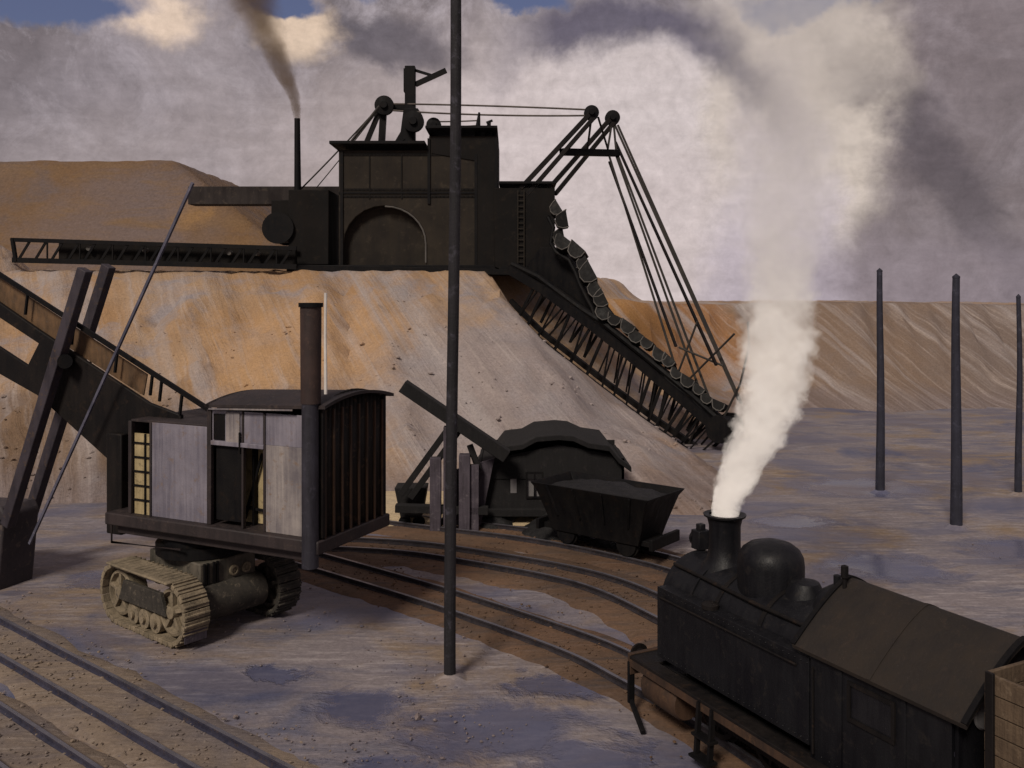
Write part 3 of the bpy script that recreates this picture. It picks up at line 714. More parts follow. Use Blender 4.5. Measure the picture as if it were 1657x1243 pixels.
# flat black sheet for shade in the open door and machinery inside
a0, a1 = sl(347, 800, HW).x, sl(394, 800, HW).x
MB().box(((a0+a1)/2, HW-.04, ZD+.85), (abs(a1-a0)*.92, .05, 1.5)).build('dark_doorway', 'black_iron', SH, .01)  # black panel stands in for the dark of the opening
a0, a1 = sl(396, 800, HW-.35).x, sl(440, 800, HW-.35).x
MB().box(((a0+a1)/2, HW-.4, ZD+.8), (abs(a1-a0)*1.5, .05, 1.55)).build('lit_inner_board', 'ochre_infill', SH)  # lit interior surface, its light put into the ochre colour
iv = MB(); iv.beam((a0-.05, HW-.3, ZD+.1), (a1+.2, HW-.3, ZD+1.45), .04, .05); iv.beam((a0, HW-.3, ZD+.35), (a1, HW-.3, ZD+.3), .04, .05); iv.build('lever', 'black_iron', SH)
MB().lathe([(-.5, 0), (-.5, .42), (-.42, .42), (-.4, .3), (.4, .3), (.42, .42), (.5, .42), (.5, 0)], (a0+.5, .2, ZD+.55), (0, 1, 0), 24).build('winch_drum', 'crawler_dark', SH)
# glazed front part
a0, a1 = sl(217, 800, HW).x, sl(245, 800, HW).x
wn = MB().box(((a0+a1)/2, HW-.03, ZD+.85), (abs(a1-a0), .03, 1.7)).build('cab_window', 'ochre_infill', SH)
gb_ = MB()
for k in range(1, 6): gb_.box(((a0+a1)/2, HW, ZD+.3*k), (abs(a1-a0), .03, .035))
gb_.box(((a0*.35+a1*.65), HW, ZD+.85), (.04, .03, 1.7)); gb_.build('window_bars', 'black_iron', wn)
MB().box((XF, 0, (ZD+zt-.36)/2), (.05, 2.0, zt-.36-ZD)).build('front_wall', 'deck_dark', SH, .01)
MB().box((XRF, 0, zt-.2), (.05, 1.9, .45)).build('front_wall', 'deck_dark', SH)
MB().box(((XRF+XR)/2, -HW, zt-.2), (XRF-XR, .04, .42)).build('far_wall', 'black_iron', SH)
MB().box(((XF+XR)/2, -HW, (ZD+zt-.36)/2), (XF-XR, .05, zt-.36-ZD)).build('far_wall', 'black_iron', SH, .01)
MB().box((-.9, 0, (ZD+zt)/2), (.05, 1.6, zt-ZD)).build('bulkhead', 'black_iron', SH)
# near side, rearmost strip behind the stack
x1 = sl(490, 760, HW).x
MB().box(((x1+XR)/2, HW, (ZD+ZE+.1)/2), (abs(x1-XR), .05, ZE+.1-ZD)).build('side_panel', 'sheet_warm', SH, .008)
# rear wall of upright corrugated sheet
rw = MB(); n = 15; top = []
prof = []
for k in range(n*4+1):
    yv = HW-2*HW*k/(n*4); prof.append((yv, .035*math.sin(k*math.pi/2)))
for k in range(len(prof)-1):
    y0, d0 = prof[k]; y1, d1 = prof[k+1]
    za = lambda yv: ZE+.05+.26*(1-(yv/HW)**2)
    q = [rw.bm.verts.new((XR-.03-d0, y0, ZD)), rw.bm.verts.new((XR-.03-d1, y1, ZD)), rw.bm.verts.new((XR-.03-d1, y1, za(y1))), rw.bm.verts.new((XR-.03-d0, y0, za(y0)))]
    rw.bm.faces.new(q)
bmesh.ops.remove_doubles(rw.bm, verts=rw.bm.verts, dist=1e-4)
o = rw.build('rear_wall', worn('rear_sheet', (.006, .005, .0045), (.016, .011, .008), (.07, .042, .024), .6, 0, 1.5, (5, 5, .06)), SH, 0, 20)
so = o.modifiers.new('thick', 'SOLIDIFY'); so.thickness = .03
rs = MB()
for k in range(8):
    yv = HW-.06-(2*HW-.12)*k/7; rs.box((XR-.09, yv, (ZD+ZE)/2), (.05, .05, ZE-ZD))
rs.build('rear_batten', 'rust_brown', SH, .008)
MB().box((XR-.07, HW, (ZD+ZE)/2+.05), (.10, .10, ZE-ZD+.05)).build('corner_post', 'ochre_infill' if False else 'dark_iron', SH, .01)
MB().box((XR-.07, -HW, (ZD+ZE)/2+.05), (.10, .10, ZE-ZD+.05)).build('corner_post', 'black_iron', SH, .01)
# roof: curved across, a little higher at the rear
rf = MB(); ns = 16
def roofz(xv, yv): return (ZE-.10)+.20*((XF-xv)/(XF-XR))+.17*(1-(yv/1.2)**2)
xs = [XRF, .0, -.8, -1.8, -2.95]
for side in (0, .06):
    g = [[rf.bm.verts.new((xv, -1.2+2.4*k/ns, roofz(xv, -1.2+2.4*k/ns)-side)) for k in range(ns+1)] for xv in xs]
    for i in range(len(xs)-1):
        for k in range(ns): rf.bm.faces.new([g[i][k], g[i][k+1], g[i+1][k+1], g[i+1][k]])
    if side == 0: ga = g
    else: gbt = g
for i in range(len(xs)-1):
    for k in (0, ns): rf.bm.faces.new([ga[i][k], ga[i+1][k], gbt[i+1][k], gbt[i][k]])
for i in (0, len(xs)-1):
    for k in range(ns): rf.bm.faces.new([ga[i][k], ga[i][k+1], gbt[i][k+1], gbt[i][k]])
rf.build('roof', 'deck_dark', SH)
MB().beam((XRF, 1.205, roofz(XRF, 1.2)-.085), (-2.2, 1.205, roofz(-2.2, 1.2)-.085), .025, .03).build('roof_trim', 'sheet_warm', SH)
MB().box(((XRF+XF)/2, 0, ZE-.47), (XF-XRF, 2.14, .05)).build('front_roof', 'deck_dark', SH, .01)
# stack and pipe down the rear corner
def lsl(px, py): return sl(px, py, HW+.16)
p0 = lsl(503, 640); p1 = lsl(503, 497)
MB().cyl(V((p0.x, p0.y, p0.z-.15)), V((p0.x, p0.y, p1.z)), .19, .20, 20).build('chimney', 'chimney_brown', SH)
MB().lathe([(0, .19), (0, .23), (.08, .23), (.08, .15), (-.3, .15)], (p0.x, p0.y, p1.z), n=20).build('chimney_rim', 'black_iron', SH)
p2 = lsl(505, 918)
MB().cyl(V((p0.x, p0.y+.02, p2.z)), V((p0.x, p0.y+.02, p0.z)), .16, .16, 18).build('flue_pipe', 'pipe_blue', SH)
q0, q1 = lsl(527, 612), lsl(527, 474)
MB().tube([q0+V((0, 0, -.3)), q0, (q0+q1)/2+V((.01, 0, 0)), q1], [.03, .032, .026, .03], 8).build('whistle_pipe', 'pale_metal', SH)
# boom: twin girders forking towards the head
def bm(px, py, ly): return sl(px, py, ly)
def girder(pts, ly, th, name, mat='dark_iron', bev=.02):
    return MB().prism([bm(px, py, ly) for px, py in pts], (0, -th, 0)).build(name, mat, SH, bev)
girder([(292, 672), (240, 652), (60, 533), (-200, 352), (-200, 372), (-60, 470), (0, 515), (62, 556), (44, 592), (-200, 432), (-200, 462), (0, 606), (60, 640), (176, 745), (215, 752), (290, 716)], .62, .10, 'boom')
girder([(292, 672), (240, 652), (60, 533), (-200, 352), (-200, 372), (-60, 470), (0, 515), (62, 556), (44, 592), (-200, 432), (-200, 462), (0, 606), (60, 640), (176, 745), (215, 752), (290, 716)], -.38, .10, 'boom')
for px, py in ((250, 690), (200, 690), (140, 655), (90, 600)):
    a = bm(px, py, .6); MB().box((a.x, .1, a.z), (.16, .86, .3)).build('boom_crosspiece', 'black_iron', SH)
# walkway/top chord above the boom
tc = MB(); tc.beam(bm(340, 664, .62), bm(-200, 315, .62), .06, .10); tc.beam(bm(340, 664, -.4), bm(-200, 315, -.4), .06, .08)
tc.build('boom_top_chord', 'black_iron', SH)
for px in (295, 262, 247, 190, 120, 45, -40):
    t = (340-px)/540; a = bm(px, 664-349*t, .62); b = bm(px-4, 664-349*t+36, .62); MB().beam(a, b, .05, .05).build('chord_strut', 'black_iron', SH)
pl_ = MB(); pl_.prism([bm(px, py, .45) for px, py in ((238, 606), (-40, 424), (-40, 466), (232, 640))], (0, -.03, 0)); pl_.build('boom_plate', worn('boom_board', (.06, .035, .018), (.15, .085, .042), (.10, .07, .05), .8, 0, 1.5, (1, 1, .3)), SH)
# boom foot column on the deck
ft = MB(); a = bm(194, 700, .7); b = bm(194, 862, .7); ft.beam(a, b, .45, .34); ft.build('boom_post', 'dark_iron', SH, .03)
ft = MB(); a = bm(285, 690, .7); b = bm(225, 862, .7); ft.beam(a, V((b.x, b.y, ZD)), .10, .14); ft.build('boom_strut', 'dark_iron', SH, .02)
# dipper: twin handle, bucket, rod
for (a, b, ly) in (((138, 436), (12, 850), .86), ((176, 430), (44, 850), -.6)):
    h = MB(); p, q = bm(*a, ly), bm(*b, ly); h.beam(p, q, .22, .28); h.build('dipper_handle', worn('handle', (.02, .016, .022), (.045, .036, .046), (.08, .05, .03), .7), SH, .02)
p, q = bm(312, 296, 1.02), bm(48, 880, 1.02)
MB().beam(p, q, .05, .06).build('hoist_rod', 'rod_blue', SH)
MB().cyl(bm(105, 585, 1.0), bm(105, 585, -.75)+V((0, 0, 0)), .16, .16, 18).build('crowd_shaft', 'black_iron', SH)
# bucket in local coordinates
q0 = [(-96, 815), (0, 820), (6, 834), (-6, 972), (-22, 980), (-124, 975), (-119, 890)]
bk_ = MB(); bk_.prism([bm(px, py, .85) for px, py in q0], (0, -.95, 0)); bk = bk_.build('dipper_bucket', worn('bucket_dark', (.022, .018, .022), (.05, .04, .044), (.10, .075, .06), .65), SH, .05)
rb = MB()
for py in (850, 905, 962):
    rb.beam(bm(-90, py-8, .87), bm(2-(py-850)*.10, py-6, .87), .06, .08)
rb.build('bucket_band', 'black_iron', bk)
for k in range(4):
    a = bm(-26, 974, .75-.24*k); MB().prism([a+V((.12, 0, .05)), a+V((-.14, 0, .05)), a+V((-.02, 0, -.24))], (0, -.14, 0)).build('bucket_tooth', 'black_iron', bk)
cpt = bm(-8, 972, .86); gq = gp(62, 1034)-SO; gl = V((gq.dot(SX), gq.dot(SY), .05))
MB().tube(sagp(cpt, gl, .12), .018, 6).build('latch_chain', 'rope', SH)
# undercarriage, turned a little against the house
US = thing('undercarriage', (0, 0, 0), 0, None, None); US.parent = SH
for kk in ('label', 'category'):
    if kk in US: del US[kk]
bpy.data.objects.remove(US)
UR = Matrix.Rotation(R(-13.5), 4, 'Z'); UC = V((1.0, .2, 0))
def u(p): return UC+(UR @ V(p))
def umb(mb):
    for v in mb.bm.verts: v.co = u(v.co)
    return mb
mb = MB(); mb.lathe([(0, .95), (.22, .95), (.22, .8), (.36, .8)], (0, 0, 1.45), n=32); umb(mb).build('turntable', 'black_iron', SH)
mb = MB(); mb.box((0, 0, 1.12), (1.9, 1.35, .62)); umb(mb).build('car_body', worn('carbody', (.05, .045, .035), (.13, .11, .085), (.03, .025, .022), .75, 0, 2), SH, .03)
mb = MB()
for k in (-.58, -.5, -.36, -.28): mb.box((-.97, -k, 1.12), (.06, .035, .6))
umb(mb).build('car_body_rib', 'black_iron', SH)
for k in (-.12, -.42):
    mb = MB(); mb.lathe([(0, .0), (0, .11), (.05, .11), (.06, .07), (.02, .06), (.04, .03), (.05, 0)], (-.95, k, 1.14), (-1, 0, 0), 18); umb(mb).build('car_body_boss', 'crawler_clay', SH)
mb = MB(); mb.lathe([(-.75, 0), (-.75, .36), (.75, .36), (.75, 0)], (-.95, 0, .62), (0, 1, 0), 28); umb(mb).build('axle_drum', 'crawler_dark', SH, .02)
def crawler(yc, mat, dark):
    half, r, wd = .98, .58, .56
    # track belt as separate looking shoes on one loop
    mb = MB(); per = []
    N = 44; Ls = 2*half; tot = 2*Ls+2*math.pi*r
    def pt(s):
        s %= tot
        if s < Ls: return V((-half+s, 0, 2*r)), V((1, 0, 0)), V((0, 0, 1))
        s -= Ls
        if s < math.pi*r:
            a = math.pi/2-s/r; return V((half+r*math.cos(a), 0, r+r*math.sin(a))), V((math.sin(a), 0, -math.cos(a))), V((math.cos(a), 0, math.sin(a)))
        s -= math.pi*r
        if s < Ls: return V((half-s, 0, 0)), V((-1, 0, 0)), V((0, 0, -1))
        s -= Ls
        a = -math.pi/2-s/r; return V((-half+r*math.cos(a), 0, r+r*math.sin(a))), V((math.sin(a), 0, -math.cos(a))), V((math.cos(a), 0, math.sin(a)))
    for k in range(N):
        p, t, nn = pt(tot*k/N)
        m = Matrix((t, V((0, 1, 0)), nn)).transposed()
        jit = random.uniform(-.008, .012)
        mb.box(p+V((0, yc, .06))+nn*jit, (tot/N*.93, wd, .09), m)
        mb.box(p+V((0, yc, .06))+nn*.06, (.04, wd*.96, .05), m)
    tr = umb(mb).build('crawler_track', mat, SH, .008)
    for xc, rr in ((-half, .47), (half, .47)):
        mb = MB()
        mb.lathe([(-.2, 0), (-.2, rr), (.16, rr), (.18, rr*.86), (.08, rr*.8), (.08, rr*.3), (.22, rr*.26), (.24, 0)], (xc, yc, r+.06), (0, 1, 0), 28)
        for k in range(5):
            a = 2*math.pi*k/5+.3
            mb.beam((xc+.12*math.cos(a), yc+.13, r+.06+.12*math.sin(a)), (xc+rr*.84*math.cos(a), yc+.13, r+.06+rr*.84*math.sin(a)), .08, .09, (0, 1, 0))
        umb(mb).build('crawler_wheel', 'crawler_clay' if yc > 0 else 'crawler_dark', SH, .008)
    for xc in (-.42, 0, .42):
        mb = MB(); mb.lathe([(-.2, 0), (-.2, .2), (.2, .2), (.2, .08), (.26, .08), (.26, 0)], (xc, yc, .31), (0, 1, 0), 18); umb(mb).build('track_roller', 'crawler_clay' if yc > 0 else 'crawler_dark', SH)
    mb = MB(); mb.prism([(-.9, yc+.17, .55), (.9, yc+.17, .55), (.7, yc+.17, .98), (-.7, yc+.17, .98)], (0, .09, 0)); umb(mb).build('crawler_frame', 'crawler_dark', SH, .015)
    if yc > 0:
        mb = MB(); mb.box((0, yc+.1, 1.28), (2.3, .6, .05)); umb(mb).build('mudguard', 'crawler_clay', SH, .02)
        mb = MB(); mb.box((-half-r+.02, yc, .4), (.03, .5, .5)); umb(mb).build('scraper_plate', 'timber_purple', SH, .04)
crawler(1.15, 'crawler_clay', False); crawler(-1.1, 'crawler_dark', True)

# ------------------------------------------------------------------ tank locomotive, lower right
LA = math.atan2(LD.y, LD.x)
LO = thing('tank_locomotive', L0, LA, 'black steam tank locomotive with a tall dome, seen from above', 'locomotive')
BZ, BR = 1.93, .74
MB().lathe([(-3.0, 0), (-3.0, BR), (.2, BR), (.2, BR+.03), (.24, BR+.03), (.24, BR), (.95, BR), (.98, BR-.04), (.98, 0)], (0, 0, BZ), (1, 0, 0), 40).build('boiler', 'loco_black', LO)
bd = MB()
for xb in (-.35, -1.3, -2.2): bd.lathe([(xb-.04, BR+.012), (xb+.04, BR+.012)], (0, 0, BZ), (1, 0, 0), 40)
bd.build('boiler_band', 'dark_iron', LO)
dr = MB(); dr.lathe([(.98, BR-.08), (1.02, BR-.1), (1.10, .45), (1.13, .12), (1.17, .1), (1.18, 0)], (0, 0, BZ), (1, 0, 0), 32); dr = dr.build('smokebox_door', 'loco_black', LO)
hh_ = MB(); hh_.beam((1.17, -.2, BZ+.1), (1.17, .2, BZ-.1), .03, .03); hh_.build('door_handle', 'dark_iron', dr)
MB().lathe([(-.1, .44), (0, .36), (.1, .28), (.3, .25), (.62, .25), (.74, .28), (.77, .33), (.80, .34), (.80, .25), (.3, .2)], (.25, 0, 2.62), n=32).build('chimney', 'loco_black', LO)
MB().lathe([(-.2, .49), (.28, .49), (.40, .475), (.50, .42), (.575, .32), (.62, .18), (.635, 0)], (-.80, 0, 2.62), n=48).build('steam_dome', 'loco_black', LO, 0, 70)
sv = MB(); sv.lathe([(-.1, .34), (.05, .3), (.18, .24), (.26, .12), (.30, .05), (.42, .05), (.44, 0)], (-2.1, 0, 2.66), n=24); sv.build('safety_valve', 'loco_black', LO)
sd_ = MB(); sd_.lathe([(-.1, .3), (.02, .26), (.14, .2), (.18, 0)], (-1.5, 0, 2.68), n=24); sd_.build('sand_box', 'loco_black', LO)
hl = MB(); hl.box((.98, -.1, 2.83), (.22, .24, .32)); hl.box((.98, -.1, 3.03), (.12, .12, .12)); hl.lathe([(.0, .13), (.06, .13), (.06, 0)], (1.08, -.1, 2.83), (1, 0, 0), 20); hl.box((.98, -.1, 2.66), (.1, .1, .14)); hl.build('headlamp', 'loco_black', LO, .015)
for sgn in (1, -1):
    MB().tube([(.7, sgn*.95, 2.1), (-2.3, sgn*.95, 2.1)], .016, 6).build('handrail', 'dark_iron', LO)
    rv = MB().box((-.85, sgn*.79, 1.68), (3.3, .26, 1.12))
    for k in range(30):
        for zz in (1.18, 2.18): rv.lathe([(0, .014), (.008, .009), (.01, 0)], (.72-.11*k, sgn*.922, zz), (0, sgn, 0), 6)
    rv.build('side_tank', 'loco_black', LO, .012)
    tc_ = MB(); tc_.lathe([(0, .13), (.06, .13), (.08, .1), (.1, 0)], (-.4, sgn*.82, 2.24), n=18); tc_.build('tank_filler', 'dark_iron', LO)
    MB().box((-1.75, sgn*1.02, .98), (6.0, .26, .05)).build('footplate', 'dark_iron', LO, .01)
    MB().box((-1.75, sgn*1.13, .90), (6.0, .03, .13)).build('valance', 'rust_brown' if sgn > 0 else 'dark_iron', LO)  # near valance and frame plate: lit brown put into the colour
    MB().box((-1.4, sgn*.38, .68), (5.2, .06, .5)).build('frame_plate', 'rust_brown' if sgn > 0 else 'dark_iron', LO)
    cy = MB(); cy.lathe([(-.45, 0), (-.45, .26), (-.4, .29), (.4, .29), (.45, .26), (.45, 0)], (.55, sgn*.84, .62), (1, 0, 0), 24); cy.build('cylinder', 'rust_brown', LO)
    for k in (0, -1.15, -2.3, -3.4):
        xw = -.25+k
        wl = MB(); wl.lathe([(-.05, 0), (-.05, .44), (.0, .44), (.0, .40), (.09, .385), (.09, .31), (.03, .30), (.03, .1), (.1, .09), (.1, 0)], (xw, sgn*(GA/2-.02), .55), (0, sgn, 0), 30)
        for q in range(9):
            a = 2*math.pi*q/9; wl.beam((xw, sgn*(GA/2+.03), .55), (xw+.33*math.cos(a), sgn*(GA/2+.03), .55+.33*math.sin(a)), .05, .04, (0, 1, 0))
        wl.build('wheel', 'dark_iron', LO)
    MB().beam((-.1, sgn*(GA/2+.14), .45), (-3.8, sgn*(GA/2+.14), .45), .05, .09).build('coupling_rod', 'dark_iron', LO, .01)
    bf = MB(); bf.lathe([(0, .1), (.22, .09), (.22, .17), (.27, .16), (.29, 0)], (1.36, sgn*.72, .85), (1, 0, 0), 24); bf.build('buffer', 'dark_iron', LO)
    for xs_ in (-.75, -1.0):
        pass
    sp = MB()
    for xs_ in (-.55, -.85): sp.beam((xs_, sgn*1.14, .96), (xs_, sgn*1.2, .16), .05, .08)
    sp.box((-.7, sgn*1.2, .2), (.42, .2, .035)); sp.box((-.7, sgn*1.17, .5), (.42, .16, .035)); sp.build('step', 'black_iron', LO)
    gi = MB(); gi.beam((1.28, sgn*1.1, .9), (1.28, sgn*1.1, .22), .05, .12); gi.beam((1.28, sgn*1.1, .25), (.62, sgn*1.32, .05), .07, .08); gi.build('guard_iron', 'black_iron', LO, .01)
MB().box((1.28, 0, .86), (.08, 2.28, .34)).build('buffer_beam', 'rust_brown', LO, .01)
MB().box((1.05, 0, .985), (.5, 2.25, .05)).build('front_platform', 'dark_iron', LO, .01)
MB().box((-1.4, 0, .9), (5.0, 1.6, .1)).build('frame_deck', 'black_iron', LO)
MB().box((-1.0, 0, 1.25), (3.0, 1.3, .5)).build('saddle', 'black_iron', LO)
# cab
CX0, CX1 = -2.55, -4.62
for sgn in (1, -1):
    cw = MB(); cw.box(((CX0+CX1)/2, sgn*.92, 1.7), (abs(CX1-CX0), .05, 1.4))
    for k in range(16):
        for zz in (1.08, 2.32): cw.lathe([(0, .014), (.008, .009), (.01, 0)], (CX0-.06-.13*k, sgn*.945, zz), (0, sgn, 0), 6)
    for xq in (CX0-.5, CX0-1.45): cw.box((xq, sgn*.95, 1.7), (.06, .02, 1.36))
    MB().box((CX0-.98, sgn*.94, 1.98), (.62, .02, .42)).build('cab_window', 'glass_dark', LO)
    fr2 = MB()
    for zz in (1.76, 2.2): fr2.box((CX0-.98, sgn*.955, zz), (.7, .03, .05))
    for xq in (CX0-.65, CX0-1.31): fr2.box((xq, sgn*.955, 1.98), (.05, .03, .4))
    fr2.build('window_frame', 'dark_iron', LO)
    MB().tube([(.9, sgn*.5, 2.52), (-1.2, sgn*.58, 2.48), (-2.5, sgn*.55, 2.46)], .03, 8).build('steam_pipe', 'dark_iron', LO)
    MB().tube([(CX0-.1, sgn*1.0, 1.1), (CX0-.1, sgn*1.0, 2.2)], .016, 6).build('handrail', 'dark_iron', LO)
    cw.build('cab_side', 'loco_black', LO, .01)
cf_ = MB(); prof = [(yv, 2.42+.68*(1-(abs(yv)/.92)**1.35)) for yv in [-.92+1.84*k/14 for k in range(15)]]
for xc in (CX0, CX1):
    cf_.prism([(xc, -.9, 1.0), (xc, .9, 1.0)]+[(xc, yv*.97, zz-.03) for yv, zz in reversed(prof)], (-.05, 0, 0))
cf_.build('cab_end', 'loco_black', LO)
for yy in (-.5, .5):
    sw = MB(); sw.lathe([(0, 0), (0, .17), (.03, .19), (.05, .17), (.03, 0)], (CX1-.05, yy, 2.35), (-1, 0, 0), 24); sw.build('cab_window', 'glass', LO)
rf = MB(); ny = 24; X0, X1 = -2.3, -4.85
rp = []
for k in range(ny+1):
    yv = -1.02+2.04*k/ny; rp.append((yv, 2.38+.74*(1-(abs(yv)/1.02)**1.35)))
loop = [(yv, zz) for yv, zz in rp]+[(yv*.985, zz-.05) for yv, zz in reversed(rp)]
rf.prism([(X0, yv, zz) for yv, zz in loop], (X1-X0, 0, 0)); rf.build('cab_roof', 'roof_brown', LO, 0)
for xr_ in (X0-.02, X1+.02):
    ru = MB()
    for k in range(ny):
        a, b = rp[k], rp[k+1]; ru.beam((xr_, a[0], a[1]+.01), (xr_, b[0], b[1]+.01), .07, .035)
    ru.build('roof_edge', 'black_iron', LO)
for xr_ in (-3.55,):
    ru = MB()
    for k in range(ny):
        a, b = rp[k], rp[k+1]; ru.beam((xr_, a[0], a[1]+.004), (xr_, b[0], b[1]+.004), .05, .014)
    ru.build('roof_seam', 'roof_brown', LO)
wh = MB(); wh.lathe([(0, .03), (.25, .03), (.27, .05), (.42, .05), (.44, 0)], (-2.42, .2, 2.9), n=12); wh.build('whistle', 'dark_iron', LO)

# goods wagon coupled behind
GW = thing('goods_wagon', L0-LD*5.0, LA, 'brown planked wagon coupled behind the locomotive cab', 'wagon')
def planks(name, x0, x1, y, z0, z1, n, mat, par, axis='x'):
    m = MB(); h = (z1-z0)/n
    for k in range(n):
        zc = z0+h*(k+.5)
        if axis == 'x': m.box(((x0+x1)/2, y+random.uniform(-.004, .004), zc), (abs(x1-x0), .05, h*.95))
        else: m.box((y+random.uniform(-.004, .004), (x0+x1)/2, zc), (.05, abs(x1-x0), h*.95))
    return m.build(name, mat, par, .006)
for sgn in (1, -1):
    planks('side_board', -.02, -3.4, sgn*.93, .95, 3.0, 10, 'plank_brown', GW)
    st_ = MB()
    for xx in (-.1, -1.2, -2.3, -3.35): st_.box((xx, sgn*.975, 1.98), (.09, .04, 2.1))
    st_.build('side_post', 'dark_iron', GW, .005)
planks('end_board', -.88, .88, -.02, .95, 3.0, 10, 'plank_brown', GW, 'y'); planks('end_board', -.88, .88, -3.38, .95, 3.0, 10, 'plank_brown', GW, 'y')
MB().box((-1.7, 0, .88), (3.4, 1.9, .12)).build('wagon_floor', 'timber_dark', GW, .01)
for xx in (-.7, -2.7):
    for sgn in (1, -1):
        MB().lathe([(-.05, 0), (-.05, .38), (0, .38), (0, .34), (.08, .33), (.08, 0)], (xx, sgn*(GA/2-.02), .5), (0, sgn, 0), 26).build('wheel', 'dark_iron', GW)
MB().beam((.0, 0, .8), (.42, 0, .8), .08, .08).build('drawbar', 'black_iron', GW)

# ------------------------------------------------------------------ hopper wagon on the far track
def on_track(pts, px):
    a = gp(px, 0) if False else None
ht = resample([V((p.x, p.y, 0)) for p in far_t], .2); ho = offset(ht, GA/2)
hc = min(ho, key=lambda p: abs(CX+FPX*p.x/p.y-985)); hi = ho.index(hc)
hd = (ho[hi+4]-ho[hi-4]).normalized()
HWG = thing('hopper_wagon', hc, math.atan2(hd.y, hd.x), 'black hopper wagon with flared sides in front of the dark loading shed', 'wagon')
hb = MB()
zs = [(.5, 1.35, .58), (.95, 1.5, .66), (1.62, 1.72, .86), (1.80, 1.86, .94)]
rings = []
for zz, hx, hy in zs: rings.append([hb.bm.verts.new((sx*hx, sy*hy, zz)) for sx, sy in ((-1, -1), (1, -1), (1, 1), (-1, 1))])
inn = [[hb.bm.verts.new((sx*(hx-.06), sy*(hy-.06), zz+(.06 if i == 0 else 0))) for sx, sy in ((-1, -1), (1, -1), (1, 1), (-1, 1))] for i, (zz, hx, hy) in enumerate(zs)]
for RR in (rings, inn):
    for i in range(3):
        for k in range(4): hb.bm.faces.new([RR[i][k], RR[i][(k+1) % 4], RR[i+1][(k+1) % 4], RR[i+1][k]])
    hb.bm.faces.new(RR[0])
for k in range(4): hb.bm.faces.new([rings[3][k], rings[3][(k+1) % 4], inn[3][(k+1) % 4], inn[3][k]])
hb.build('hopper_body', 'black_iron', HWG, .015)
for sx in (-1.3, -.45, .45, 1.3):
    for sg in (-1, 1): MB().beam((sx*.85, sg*.67, .95), (sx, sg*.94, 1.76), .05, .06).build('hopper_rib', 'black_iron', HWG)
ld = grid(-1.6, 1.6, -.8, .8, 30, 16, lambda X, Y: 1.62+.22*(1-(X/1.7)**2)*(1-(Y/.9)**2)+.08*fbm(X*2.2, Y*2.2)); ld.build('coal_load', 'coal', HWG)
MB().box((0, 0, .56), (3.5, .9, .14)).build('chassis', 'black_iron', HWG, .01)
for xx in (-.95, .95):
    for sgn in (1, -1): MB().lathe([(-.05, 0), (-.05, .34), (0, .34), (0, .3), (.08, .29), (.08, 0)], (xx, sgn*(GA/2-.02), .47), (0, sgn, 0), 24).build('wheel', 'black_iron', HWG)
for sgn in (-1, 1):
    b_ = MB(); b_.box((sgn*1.78, 0, .62), (.1, 1.4, .28)); b_.build('end_beam', 'black_iron', HWG, .01)

# ------------------------------------------------------------------ loading shed at the foot of the bank, on trestle feet
YS = 27.6
SB = gp(890, 846); SDO = V((SB.x, YS+.2, 0))
SD = thing('loading_shed', SDO, 0, 'dark loading shed on trestle feet at the foot of the bank', 'shed')
def s_(px, py, Y=YS): return yp(px, py, Y)-SDO
out = [(774, 832), (774, 762), (792, 738), (815, 722), (905, 703), (985, 722), (1012, 745), (1012, 832)]
# walls with window openings: outline split into strips
def strip(x0, x1, y0a, y0b, y1): return [s_(x0, y0a), s_(x1, y0b), s_(x1, y1), s_(x0, y1)]
sw_ = MB()
for a in ((774, 852, 764, 736, 832), (878, 1010, 732, 742, 832), (852, 878, 736, 732, 766), (852, 878, 804, 804, 832)):
    sw_.prism(strip(*a), (0, .08, 0))
sw_.box(s_(776, 790)+V((0, 1.2, 0)), (.08, 2.4, 1.5)); sw_.box(s_(1008, 785)+V((0, 1.2, 0)), (.08, 2.4, 1.6)); sw_.box(s_(892, 782)+V((0, 2.4, 0)), (4.3, .08, 1.8))
sw_.build('wall', 'timber_dark', SD)
fr_ = MB()
wf = MB().prism([s_(x_, y_, YS+.05) for x_, y_ in ((852, 766), (878, 766), (878, 804), (852, 804))], (0, .03, 0)).build('window', 'glass', SD)
for x_ in (852, 865, 878): fr_.beam(s_(x_, 765, YS-.02), s_(x_, 805, YS-.02), .05, .06)
for y_ in (765, 805): fr_.beam(s_(851, y_, YS-.02), s_(879, y_, YS-.02), .05, .06)
fr_.build('window_frame', 'black_iron', wf)
for x0_, x1_, y0_, y1_ in ((892, 901, 770, 800), (826, 836, 774, 798)):
    MB().prism([s_(x_, y_, YS-.02) for x_, y_ in ((x0_, y0_), (x1_, y0_), (x1_, y1_), (x0_, y1_))], (0, .015, 0)).build('window', 'glass', SD)
rfm = MB(); rp_ = [(766, 772), (781, 750), (799, 743), (815, 723), (846, 719), (868, 707), (905, 704), (928, 706), (952, 717), (986, 722), (1001, 741), (1022, 756)]
top = [s_(x_, y_, YS-.3) for x_, y_ in rp_]
bot = [p-V((0, 0, .16)) for p in top]
rfm.prism(top+bot[::-1], (0, 3.2, 0)); rfm.build('roof', 'timber_dark', SD, .02)
MB().prism([s_(x_, y_, YS-.04) for x_, y_ in ((800, 742), (905, 720), (990, 736), (1006, 750), (1006, 775), (780, 775))], (0, .03, 0)).build('gable', 'timber_dark', SD)
MB().box(s_(892, 828)+V((0, 1.3, 0)), (4.6, 3.0, .22)).build('floor_beam', 'timber_dark', SD, .02)
